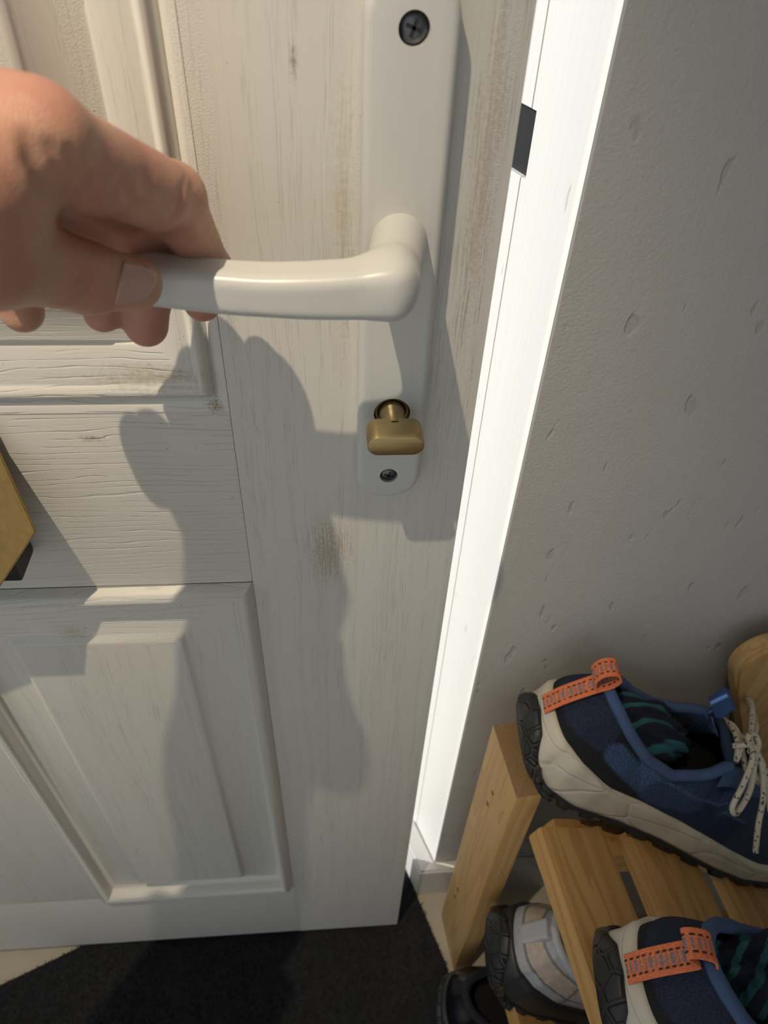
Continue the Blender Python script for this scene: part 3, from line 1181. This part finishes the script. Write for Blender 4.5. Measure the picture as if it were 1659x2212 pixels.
def make_shoe(name, label, group, pos, yaw, pitch, roll, scale, style):
    n, m = 300, 60
    th, x, y = outline(n)
    nx_, ny_ = nrm2(x, y)
    side = np.sign(-y)
    zf = np.interp(x, *ZFEATHER)
    zg = np.interp(x, *ZGROUND)
    root = thing(name, label, 'shoe', (0, 0, 0), group)
    K = 0.001
    # ---- upper wall from the feather line to collar / throat / ridge
    xt = np.where(x < 130, 16 + x * (114 / 130), x)
    xt = np.minimum(xt, 279)
    g = np.interp(xt, [16, 19, 25, 38, 60, 92, 118, 130, 150, 185, 200, 215, 290], [0, 9, 16, 23, 29, 31.5, 28, 22, 17, 15, 10, 0, 0])
    hgt = np.interp(xt, [16, 26, 44, 66, 92, 112, 128, 150, 185, 215, 250, 279], style.get('h', [92, 88, 78, 68, 64, 72, 86, 80, 68, 58, 48, 40]))
    B = np.stack([x, y, zf - 2], -1)
    T = np.stack([xt, -side * g, hgt], -1)
    T[0] = (16, 0, hgt[0])
    out = np.stack([nx_, ny_], -1)
    sgn = np.where((out * np.stack([x - 140, y], -1)).sum(-1)[:, None] < 0, -1, 1)
    out = out * sgn
    tpar = np.linspace(0, 1, m)
    C1 = B + np.concatenate([out * 3.0, (0.45 * (hgt - zf))[:, None]], -1)
    C2 = T + np.concatenate([out * np.where(x < 130, 3, 0)[:, None] + 0, -0.25 * (hgt - zf)[:, None]], -1)
    vamp = x > 150
    C1[vamp] = B[vamp] + np.stack([np.zeros(vamp.sum()), np.zeros(vamp.sum()), 0.7 * (hgt - zf)[vamp]], -1)
    C2[vamp] = np.stack([xt[vamp], 0.55 * y[vamp], hgt[vamp] - 1], -1)
    t_ = tpar[None, :, None]
    P = ((1 - t_) ** 3) * B[:, None] + 3 * t_ * (1 - t_) ** 2 * C1[:, None] + 3 * t_ ** 2 * (1 - t_) * C2[:, None] + t_ ** 3 * T[:, None]
    XX, ZZ = P[..., 0], P[..., 2]
    tt2 = np.broadcast_to(tpar[None, :], XX.shape)
    col = style['paint'](XX, np.abs(P[..., 1]), ZZ, tt2, zf[:, None] + 0 * XX)
    up = new_obj('upper', grid_mesh('upper', P * K, True, False, col), style['upper'], root)
    sd = up.modifiers.new('t', 'SOLIDIFY')
    sd.thickness = 0.0035
    sd.offset = -1
    # ---- padded collar roll and dark lining
    opening = x < 131
    idx = np.where(opening)[0]
    idx = np.concatenate([idx[idx > n // 2], idx[idx <= n // 2]])
    cl = T[idx] * K
    new_obj('collar', tube('collar', cl, 0.0042, 10), style['collar'], root)
    LP_ = []
    for i in idx:
        tp = T[i]
        lowp = np.array([24 + (x[i] - 0) * 0.8, y[i] * 0.74, 30 + 0 * zf[i]])
        LP_.append([tp + (lowp - tp) * q + np.array([0, 0, 0]) for q in np.linspace(0, 1, 8)])
    LP_ = np.array(LP_)
    new_obj('lining', grid_mesh('lining', LP_ * K, False, False), style['lining'], root)
    inso = np.stack([np.linspace(22, 200, 24)[:, None] + 0 * np.linspace(-1, 1, 7), np.interp(np.linspace(22, 200, 24), XB, WB)[:, None] * 0.8 * np.linspace(-1, 1, 7), np.full((24, 7), 31.0)], -1)
    new_obj('insole', grid_mesh('insole', inso * K), style['lining'], root)
    # ---- tongue
    tx = np.linspace(118, 196, 16)
    tz = np.interp(tx, [118, 126, 134, 150, 185, 196], [104, 100, 93, 82, 69, 62])
    tw = np.interp(tx, [118, 122, 140, 196], [15, 21, 23, 15])
    q = np.linspace(-1, 1, 9)
    TG = np.stack([tx[:, None] + 0 * q, tw[:, None] * q, tz[:, None] - 6 * (q ** 2)[None, :] - 1.5], -1)
    tg = new_obj('tongue', grid_mesh('tongue', TG * K), style['tongue'], root)
    sd = tg.modifiers.new('t', 'SOLIDIFY')
    sd.thickness = 0.005
    # ---- midsole
    rows = []
    for k, (dz, o_) in enumerate([(1.0, -1.0), (1.0, 2.0), (0.85, 4.2), (0.5, 4.0), (0.2, 5.5), (0.05, 5.0), (0.0, 2.0)]):
        zz = (zg + 5) + (zf - zg - 5 + 1.5) * dz
        rows.append(np.stack([x + out[:, 0] * o_, y + out[:, 1] * o_, zz], -1))
    MS = np.stack(rows, 1)
    new_obj('midsole', grid_mesh('midsole', MS * K, True, False), style['mid'], root)
    # ---- outsole with scalloped lugs
    lug = np.where(np.sin(th * 34) > 0, 1.0, 0.0) * (x > 20)
    rows = []
    for (dz, o_) in [(6.5, 4.5), (6.0, 6.5), (3.0, 6.0), (0.0, 4.0)]:
        zz = zg + dz - (lug * 3.5 if dz < 4 else 0)
        rows.append(np.stack([x + out[:, 0] * (o_ + (lug if dz < 4 else 0)), y + out[:, 1] * (o_ + (lug if dz < 4 else 0)), zz], -1))
    cen = np.stack([np.clip(x, 30, 260), y * 0.0, zg + 2], -1)
    rows.append(cen)
    OS = np.stack(rows, 1)
    new_obj('outsole', grid_mesh('outsole', OS * K, True, False), M_RUBBER, root)
    # ---- rubber wrapping up the heel, with chevron treads
    hi_ = np.where(x < 30)[0]
    hi_ = np.concatenate([hi_[hi_ > n // 2], hi_[hi_ <= n // 2]])
    HG = []
    for i in hi_:
        ramp_ = np.interp(abs(y[i]), [0, 16, 32], [1.0, 0.9, 0.25])
        colr = []
        for (fr, o_) in [(0.0, 3.0), (0.0, 7.0), (0.35, 10.0), (0.75, 9.0), (1.0, 6.5), (1.0, 3.0)]:
            zz = zg[i] - 2 + (style.get('wrap', 26)) * ramp_ * fr
            colr.append((x[i] + out[i, 0] * o_, y[i] + out[i, 1] * o_, zz))
        HG.append(colr)
    new_obj('heel_rubber', grid_mesh('heel_rubber', np.array(HG) * K), M_TREAD, root)
    if style.get('loop'):
        # webbing strap up the heel ending in a pull loop
        base = [(-5.8, 0, 49), (-4.6, 0, 54), (-1.2, 0, 65), (4.2, 0, 77), (9.6, 0, 88)]
        lp_ = style['loop_pts']
        path = catmull(np.array(base + lp_), 10)
        wv = np.linspace(-1, 1, 25)
        half = 7.6
        RB = np.zeros((len(path), 25, 3))
        RB[:, :, 0] = path[:, 0:1]
        RB[:, :, 1] = path[:, 1:2] + half * wv[None]
        RB[:, :, 2] = path[:, 2:3]
        s_ = np.cumsum(np.r_[0, np.linalg.norm(np.diff(path, axis=0), axis=1)])
        cc = np.zeros((len(path), 25, 3))
        cc[:] = srgb(232, 128, 84)
        dash = (np.sin(s_ * 2 * np.pi / 4.2) > -0.2)[:, None] & (np.abs(np.abs(wv) - 0.52) < 0.07)[None]
        cc[dash] = srgb(50, 28, 25)
        cen_ = (np.abs(wv) < 0.34)[None] & (np.sin(s_ * 2 * np.pi / 3.3) > 0.1)[:, None]
        cc[cen_] = srgb(140, 125, 128)
        pl_ = new_obj('pull_loop', grid_mesh('pull_loop', RB * K, False, False, cc), M_WEB, root)
        sd = pl_.modifiers.new('t', 'SOLIDIFY')
        sd.thickness = 0.0014
        sd.offset = 1
    if style.get('mark'):
        i0 = int(np.argmin(np.where(y < 0, np.abs(x - 16), 1e9)))
        o3 = np.concatenate([out, np.zeros((n, 1))], -1) * 0.7
        for q in range(4):
            a = i0 + 2 * q
            jm = 20 + 3 * q
            new_obj('pale_mark', tube('pale_mark', catmull([P[a, jm] + o3[a], P[a + 1, jm + 4] + o3[a + 1], P[a, jm + 8] + o3[a], P[a + 2, jm + 11] + o3[a + 2]], 4) * K, 0.0006, 6), M_GTAB, root)
    if style.get('tab'):
        new_obj('pull_tab', box_mesh('pull_tab', (-0.013, -0.008, 0.062), (-0.004, 0.008, 0.092), 0.003, 3, Matrix.Rotation(0.22, 4, 'Y')), style['tabmat'], root)
    if style.get('laces'):
        for sg in (-1, 1):
            ey = [(134, 21 * sg, 88), (150, 18 * sg, 82.5), (168, 16.5 * sg, 76), (186, 15.5 * sg, 70)]
            # eyelet stay
            a = np.array([(126, 27 * sg, 80), (140, 24 * sg, 83), (160, 21 * sg, 77), (186, 18 * sg, 68), (200, 12 * sg, 62)])
            pth = catmull(a, 6)
            ES = np.stack([pth + np.array([0, -4.5 * sg, 2.2]), pth + np.array([0, 0, 2.2]), pth + np.array([-2, 8 * sg, -6.5])], 1)
            new_obj('eyelet_stay', grid_mesh('eyelet_stay', ES * K), style['stay'], root)
        lr = 0.0021
        E_ = [134, 152, 170, 188]
        for k in range(4):
            xx = E_[k]
            zz = np.interp(xx, [134, 152, 170, 188], [93, 86, 79, 72])
            x2 = E_[k] if k == 0 else E_[k - 1]
            for sg in ((-1,) if k == 0 else (-1, 1)):
                z2 = np.interp(x2, [134, 152, 170, 188], [93, 86, 79, 72])
                pth = catmull([(xx, -19 * sg, zz - 4), (xx * 0.75 + x2 * 0.25, -9 * sg, zz + 2), ((xx + x2) / 2, 0, (zz + z2) / 2 + 3.5), (xx * 0.25 + x2 * 0.75, 9 * sg, z2 + 2), (x2, 19 * sg, z2 - 4)], 6)
                new_obj('lace', tube('lace', pth * K, lr, 8), M_LACE, root)
        kx, ky, kz = 146, -4, 98
        bow = [
            [(kx, ky, kz), (kx + 4, ky + 14, kz + 4), (kx + 12, ky + 34, kz + 6), (kx + 16, ky + 44, kz + 2), (kx + 21, ky + 40, kz - 1), (kx + 15, ky + 20, kz + 1), (kx + 5, ky + 4, kz)],
            [(kx, ky, kz), (kx - 4, ky - 14, kz), (kx - 9, ky - 31, kz - 12), (kx - 12, ky - 43, kz - 24), (kx - 5, ky - 44, kz - 27), (kx + 1, ky - 30, kz - 14), (kx + 3, ky - 8, kz - 1)],
            [(kx + 2, ky, kz), (kx + 8, ky - 14, kz - 3), (kx + 13, ky - 32, kz - 14), (kx + 15, ky - 47, kz - 27), (kx + 21, ky - 60, kz - 41)],
            [(kx + 2, ky, kz), (kx + 12, ky - 13, kz - 4), (kx + 20, ky - 26, kz - 14), (kx + 27, ky - 36, kz - 22)],
            [(kx - 3, ky - 5, kz), (kx - 6, ky + 1, kz + 4), (kx + 1, ky + 5, kz + 5), (kx + 6, ky + 1, kz + 3), (kx + 5, ky - 5, kz - 1), (kx - 2, ky - 7, kz - 2)],
            [(kx - 1, ky - 1, kz + 2), (kx - 10, ky - 6, kz + 1), (kx - 17, ky - 6, kz - 5)],
        ]
        for bpts in bow:
            new_obj('lace', tube('lace', catmull(bpts, 8) * K, lr, 8), M_LACE, root)
        new_obj('tongue_tab', box_mesh('tongue_tab', (0.112, 0.004, 0.100), (0.117, 0.022, 0.116), 0.0015, 2, None), style['tabmat'], root)
    shoe_pose(root, pos, yaw, pitch, roll, scale)
    return root


NAVY, BLUE, LBLUE, BLK = srgb(22, 34, 58), srgb(36, 62, 100), srgb(78, 106, 146), srgb(12, 15, 26)


def paint_trail(X, Y, Z, t, zf):
    u = Z - zf
    c = np.zeros(X.shape + (3,))
    c[:] = srgb(42, 64, 98)

    def blend(mask, col):
        c[:] = c * (1 - mask[..., None]) + np.asarray(col) * mask[..., None]

    def soft(v, w=1.2):
        return np.clip(0.5 + v / (2 * w), 0, 1)
    blend(soft(Z - 72, 6) * soft(130 - X), srgb(58, 82, 120))           # lighter knit towards the collar
    blend(soft(27 - u) * soft(X - 96), srgb(22, 42, 74))                # darker forefoot panel
    blend(soft(X - 172, 4), srgb(46, 62, 86))                           # grey-blue toe
    # black heel quarter with a lighter Y-shaped brace
    black_ = soft((104 - 0.9 * (Z - 40)) - X - 16) * soft(84 - Z)
    blend(black_, srgb(9, 11, 20))
    blend(soft(34 - X) * soft(Z - 60), srgb(24, 34, 58))
    blend(soft(8.0 - seg_dist(X, Z, (40, 63), (92, 44))), srgb(50, 74, 110))
    blend(soft(8.5 - seg_dist(X, Z, (50, 92), (88, 46))), srgb(62, 88, 128))
    blend(soft(12 - seg_dist(X, Z, (92, 46), (122, 50))), srgb(44, 66, 100))
    blend(soft(1.0 - np.abs(u - 27), 0.6) * soft(X - 92) * soft(172 - X), srgb(72, 92, 122))
    blend(soft(t - 0.93, 0.01) * soft(132 - X), srgb(70, 94, 134))
    return c


def paint_grey(X, Y, Z, t, zf):
    c = np.zeros(X.shape + (3,))
    c[:] = srgb(178, 180, 186)
    u = Z - zf
    c[(u > 14) & (u < 30)] = srgb(196, 182, 168)
    c[(X > 60) & (u > 6)] = srgb(206, 198, 192)
    c[np.abs(u - 14) < 1.0] = srgb(120, 122, 128)
    c[np.abs(u - 30) < 1.0] = srgb(130, 130, 135)
    c[np.abs(X - 58) < 1.2] = srgb(128, 130, 136)
    c[(u < 3)] = srgb(30, 30, 32)
    return c


def paint_black(X, Y, Z, t, zf):
    c = np.zeros(X.shape + (3,))
    c[:] = srgb(20, 21, 28)
    c[(t > 0.9)] = srgb(40, 42, 52)
    c[np.abs(X - 50) < 1.2] = srgb(45, 46, 55)
    return c


M_STAY = plain('stay_overlay', tuple(srgb(52, 78, 112)), 0.55)
M_TABB = plain('blue_tab', tuple(srgb(46, 78, 128)), 0.7, 0, 900, 0.2, 0.4)
M_COLL = plain('blue_collar_knit', tuple(srgb(62, 84, 122)), 0.9, 0, 900, 0.3, 0.6)
M_COLL_D = plain('dark_collar', tuple(srgb(26, 27, 34)), 0.9, 0, 900, 0.3, 0.6)
M_TONG = plain('tongue_mesh', tuple(srgb(28, 44, 70)), 0.9, 0, 900, 0.3, 0.6)
M_GTAB = plain('grey_tab', tuple(srgb(170, 172, 178)), 0.5)
trail = dict(paint=paint_trail, upper=M_UPPER, collar=M_COLL, lining=M_LINING, tongue=M_TONG, mid=M_MID, loop=True, laces=True, stay=M_STAY, tabmat=M_TABB, wrap=25,
             loop_pts=[(15, 0, 97), (15, 0, 106), (8, 0, 110), (1, 0, 104), (1, 0, 95), (7, 0, 89)])
trail2 = dict(trail)
trail2['loop_pts'] = [(9, 0, 92), (3, 0, 95), (-3, 0, 98), (1, 0, 101.5), (10, 0, 101), (17, 0, 94)]
grey = dict(paint=paint_grey, upper=M_LEATHER, collar=M_GTAB, lining=M_LINING, tongue=M_GTAB, mid=M_MID_BLK, tab=True, tabmat=M_GTAB, wrap=36)
black = dict(paint=paint_black, upper=M_GLOSSY, collar=M_COLL_D, lining=M_LINING, tongue=M_COLL_D, mid=M_MID_BLK, wrap=22, tabmat=M_BLACK, mark=True)

D2 = math.radians
make_shoe('trail_shoe', 'navy trail shoe with coral heel loop and tied speckled laces, beside the grey wall', 'pair of trail shoes', (0.118, -0.004, 0.4975), D2(-8.5), D2(27.2), D2(-4.2), 1.113, trail)
make_shoe('trail_shoe', 'navy trail shoe with flattened coral heel loop, on the slats away from the wall', 'pair of trail shoes', (0.138, -0.188, 0.4825), D2(-9.0), D2(20.0), D2(-3), 1.113, trail2)
make_shoe('grey_shoe', 'pale grey shoe with grey pull tab and black sole on the lower shelf', None, (0.110, -0.094, 0.242), D2(-9.0), D2(25), D2(0), 1.08, grey)
make_shoe('black_shoe', 'glossy black shoe on the floor, its heel against the foot of the pine post', 'black shoes', (0.090, -0.100, 0.014), D2(-9.0), D2(0), D2(0), 1.12, black)
make_shoe('black_shoe', 'black shoe on the lower shelf, mostly hidden beneath the upper slats', 'black shoes', (0.118, -0.222, 0.2415), D2(-7.0), D2(25), D2(0), 1.0, black)


# ------------------------------------------------------------------ socks stuffed in the trail shoes
def make_sock(label, pos, yaw, pitch, roll, scale, seed, c0, size, stripe_rot, lumpy):
    n, m = 60, 40
    r_ = np.random.default_rng(seed)
    a = np.linspace(0, 2 * np.pi, n, endpoint=False)
    b = np.linspace(0.02, np.pi - 0.02, m)
    A, Bv = np.meshgrid(a, b, indexing='ij')
    d = np.stack([np.sin(Bv) * np.cos(A), np.sin(Bv) * np.sin(A), np.cos(Bv)], -1)
    disp = np.ones(A.shape)
    for k in range(7):
        w = r_.normal(size=3) * (2.5 + k * 0.9)
        disp += lumpy * 0.16 / (1 + 0.3 * k) * np.sin(d @ w * 1.4 + r_.uniform(0, 6))
    P = d * disp[..., None] * np.array(size) + np.array(c0)
    P[..., 2] = np.maximum(P[..., 2], 33)
    t = NT('striped_sock')
    mp = t.coord((1, 1, 1), rot=stripe_rot)
    w = t.n('ShaderNodeTexWave', wave_type='BANDS', bands_direction='X')
    t.set(w.inputs['Vector'], mp)
    w.inputs['Scale'].default_value = 26.0
    w.inputs['Distortion'].default_value = 1.6
    w.inputs['Detail'].default_value = 1.0
    w.inputs['Detail Scale'].default_value = 0.6
    f = t.ramp(w.outputs['Fac'], 0.62, 0.86)
    c = t.mix(f, tuple(srgb(14, 22, 44)), tuple(srgb(38, 88, 98)))
    kn = t.noise(t.coord(), 1100.0, 2)
    t.out(c, 0.95, 0.0, t.bump(kn, 0.6, 0.0008))
    o = new_obj('sock', grid_mesh('sock', P * 0.001, True, False, flip=True), t.m)
    tag(o, label, 'sock', 'striped socks')
    shoe_pose(o, pos, yaw, pitch, roll, scale)
    return o


make_sock('navy sock with teal stripes rolled up in the trail shoe by the wall', (0.118, -0.004, 0.4975), D2(-8.5), D2(27.2), D2(-4.2), 1.113, 3, (78, 6, 58), (40, 22, 24), (0.0, 0.5, 1.3), 0.4)
make_sock('crumpled navy sock with teal stripes in the trail shoe away from the wall', (0.138, -0.188, 0.4825), D2(-9), D2(20), D2(-3), 1.113, 11, (80, 8, 57), (38, 21, 25), (0.1, 0.3, 0.7), 0.8)

# ------------------------------------------------------------------ hand
def Wp(u, v, Y):
    return onY(u, v, Y)


IDX = [Wp(82, 300, -0.102), Wp(372, 425, -0.0505), Wp(452, 585, -0.0305), Wp(437, 652, -0.0320)]
MID = [Wp(10, 285, -0.092), Wp(292, 452, -0.040), Wp(318, 628, -0.0330), Wp(316, 702, -0.0350)]
RNG = [Wp(-75, 330, -0.090), Wp(190, 480, -0.042), Wp(215, 610, -0.0350), Wp(222, 676, -0.0380)]
PNK = [Wp(-160, 400, -0.092), Wp(15, 530, -0.055), Wp(35, 620, -0.0470), Wp(48, 672, -0.0480)]
THB = [Wp(-235, 490, -0.142), Wp(-10, 540, -0.108), Wp(185, 600, -0.0840), Wp(292, 612, -0.0745)]
WR = np.array([-0.186, -0.162, 0.962])
ELB = np.array([-0.36, -0.41, 0.945])
fingers = [(IDX, (0.0122, 0.0106, 0.0088, 0.0078)), (MID, (0.0128, 0.0108, 0.0094, 0.0088)), (RNG, (0.0120, 0.0100, 0.0084, 0.0076)), (PNK, (0.0108, 0.0092, 0.0084, 0.0080))]


def hand_sdf(P):
    # palm: metacarpals fanned from the wrist
    palm = None
    for (ch, rr), off in zip(fingers, (0.012, 0.004, -0.005, -0.013)):
        side_ = np.array([0.55, -0.35, 0.75])
        a = WR + off * np.array([0.5, -0.3, 0.8])
        d = sd_cone(P, a, ch[0], 0.0165, rr[0] + 0.001)
        palm = d if palm is None else smin(palm, d, 0.012)
    arm = sd_cone(P, WR, WR + (ELB - WR) * 0.4, 0.0255, 0.032)
    palm = smin(palm, arm, 0.02)
    th = sd_cone(P, THB[0], THB[1], 0.019, 0.0138)
    th = smin(th, sd_cone(P, THB[1], THB[2], 0.0138, 0.0108), 0.006)
    th = smin(th, sd_cone(P, THB[2], THB[3], 0.0104, 0.0088), 0.004)
    # web of skin between thumb and index
    web = sd_cone(P, THB[1] * 0.75 + THB[0] * 0.25, IDX[0] * 0.85 + WR * 0.15, 0.012, 0.0115)
    pads = smin(sd_cone(P, Wp(175, 372, -0.092), Wp(215, 385, -0.086), 0.0108, 0.0100), sd_cone(P, Wp(285, 405, -0.072), Wp(335, 425, -0.064), 0.0100, 0.0104), 0.002)
    base = smin(palm, th, 0.012)
    base = smin(base, web, 0.012)
    res = smin(base, pads, 0.004)
    for ch, rr in fingers:
        f = sd_cone(P, ch[0], ch[1], rr[0], rr[1])
        f = smin(f, sd_cone(P, ch[1], ch[2], rr[1] * 0.97, rr[2]), 0.005)
        f = smin(f, sd_cone(P, ch[2], ch[3], rr[2] * 0.99, rr[3]), 0.004)
        res = np.where(f < 0.03, smin(res, f, 0.0045), np.minimum(res, f))
    return res


def trace(u, v, t0=0.08, t1=0.42):
    d = ray(u, v)
    d = d / np.linalg.norm(d)
    t = t0
    for _ in range(200):
        p = CAM + d * t
        s_ = float(hand_sdf(p[None])[0])
        if s_ < 2e-5:
            return p
        t += max(s_ * 0.8, 2e-5)
        if t > t1 + 0.3:
            return None
    return p


# creases: lines in the skin at the joints and the web
CREASE = [([(243, 418), (262, 395), (300, 455)], 0.0009, 0.0016), ([(372, 470), (388, 452), (392, 420)], 0.0010, 0.0014),
          ([(78, 330), (98, 395), (140, 430)], 0.0012, 0.0020), ([(110, 320), (128, 372), (160, 405)], 0.0010, 0.0018), ([(150, 330), (165, 372), (200, 402)], 0.0008, 0.0018),
          ([(150, 650), (175, 625), (185, 585)], 0.0006, 0.0014), ([(170, 655), (195, 625), (205, 580)], 0.0005, 0.0013), ([(60, 300), (70, 350), (100, 420)], 0.0008, 0.0018),
          ([(395, 405), (402, 385)], 0.0004, 0.001), ([(408, 415), (416, 398)], 0.0004, 0.001)]
crease3 = []
for pts, dep, wid in CREASE:
    q = [trace(*p) for p in pts]
    q = [p for p in q if p is not None]
    for a, b in zip(q[:-1], q[1:]):
        if np.linalg.norm(a - b) < 0.03:
            crease3.append((a, b, dep * 2.0, wid * 0.95))
hg = 0.0011
lo = np.array([-0.275, -0.275, 0.885])
hi = np.array([-0.055, -0.020, 1.025])
ns = np.ceil((hi - lo) / hg).astype(int)
ax = [lo[i] + hg * np.arange(ns[i]) for i in range(3)]
FH = np.zeros(tuple(ns), dtype=np.float64)
YZ = np.stack(np.meshgrid(ax[1], ax[2], indexing='ij'), -1)
for i in range(ns[0]):
    Pq = np.empty(YZ.shape[:2] + (3,))
    Pq[..., 0] = ax[0][i]
    Pq[..., 1:] = YZ
    d = hand_sdf(Pq)
    near = np.abs(d) < 0.006
    if near.any():
        pn_ = Pq[near]
        dd = d[near]
        for a, b, dep, wid in crease3:
            e = sd_cone(pn_, a, b, 0, 0)
            dd = dd + dep * np.exp(-(e / wid) ** 2)
        d[near] = dd
    FH[i] = d
V, Q = surface_nets(FH, lo, hg)
par = np.arange(len(V))
for _ in range(400):                                    # keep the largest connected piece
    mn = par[Q].min(1)
    new = par.copy()
    for k in range(4):
        np.minimum.at(new, Q[:, k], mn)
    new = new[new]
    if (new == par).all():
        break
    par = new
ids, cnts = np.unique(par, return_counts=True)
keep_id = ids[cnts.argmax()]
Q = Q[par[Q[:, 0]] == keep_id]
use = np.unique(Q)
remap = -np.ones(len(V), int)
remap[use] = np.arange(len(use))
V, Q = V[use], remap[Q]
person = thing('person', 'bare left hand and sleeved forearm of a person pressing down the white door lever', 'person', (WR[0], WR[1], 0.90))
PL = (WR[0], WR[1], 0.90)
hand = local(new_obj('hand', mesh_from('hand', V, Q), M_SKIN, person), PL)
sm = hand.modifiers.new('s', 'SMOOTH')
sm.factor = 0.5
sm.iterations = 2
# thumb nail following the surface of the thumb
NU, NV = 15, 13
NP = np.zeros((NU, NV, 3))
for i, a in enumerate(np.linspace(0, 1, NU)):
    for j, b in enumerate(np.linspace(-1, 1, NV)):
        u0 = 258 - 10 * b - 8 * (1 - b * b) * 0
        edge = math.sqrt(max(0.0, 1 - (abs(b) ** 2.6)))
        u = (u0) + a * (8 + 70 * edge)
        v = 611 + b * (47 - 3 * a) + a * 3
        p = trace(u, v)
        if p is None:
            p = NP[i - 1, j] if i else NP[i, j - 1]
        NP[i, j] = p
ctr = NP.reshape(-1, 3).mean(0)
view = CAM - ctr
view /= np.linalg.norm(view)
lift = 0.0006
NPo = NP + view * lift
nail = local(new_obj('thumb_nail', grid_mesh('thumb_nail', NPo), M_NAIL, person), PL)
sd = nail.modifiers.new('t', 'SOLIDIFY')
sd.thickness = 0.0009
sd.offset = 0
# jumper sleeve over the rest of the forearm
M_KNIT = plain('grey_knit', (0.10, 0.105, 0.12), 0.95, 0, 400, 0.3, 0.6)
d_ = ELB - WR
pts = [WR + d_ * q for q in (0.17, 0.20, 0.35, 0.6, 0.85, 1.0)]
sl = tube('sleeve', catmull(np.array(pts), 8), np.interp(np.arange(41), [0, 3, 14, 28, 38, 40], [0.036, 0.040, 0.044, 0.049, 0.050, 0.044]), 24)
local(new_obj('sleeve', sl, M_KNIT, person), PL)
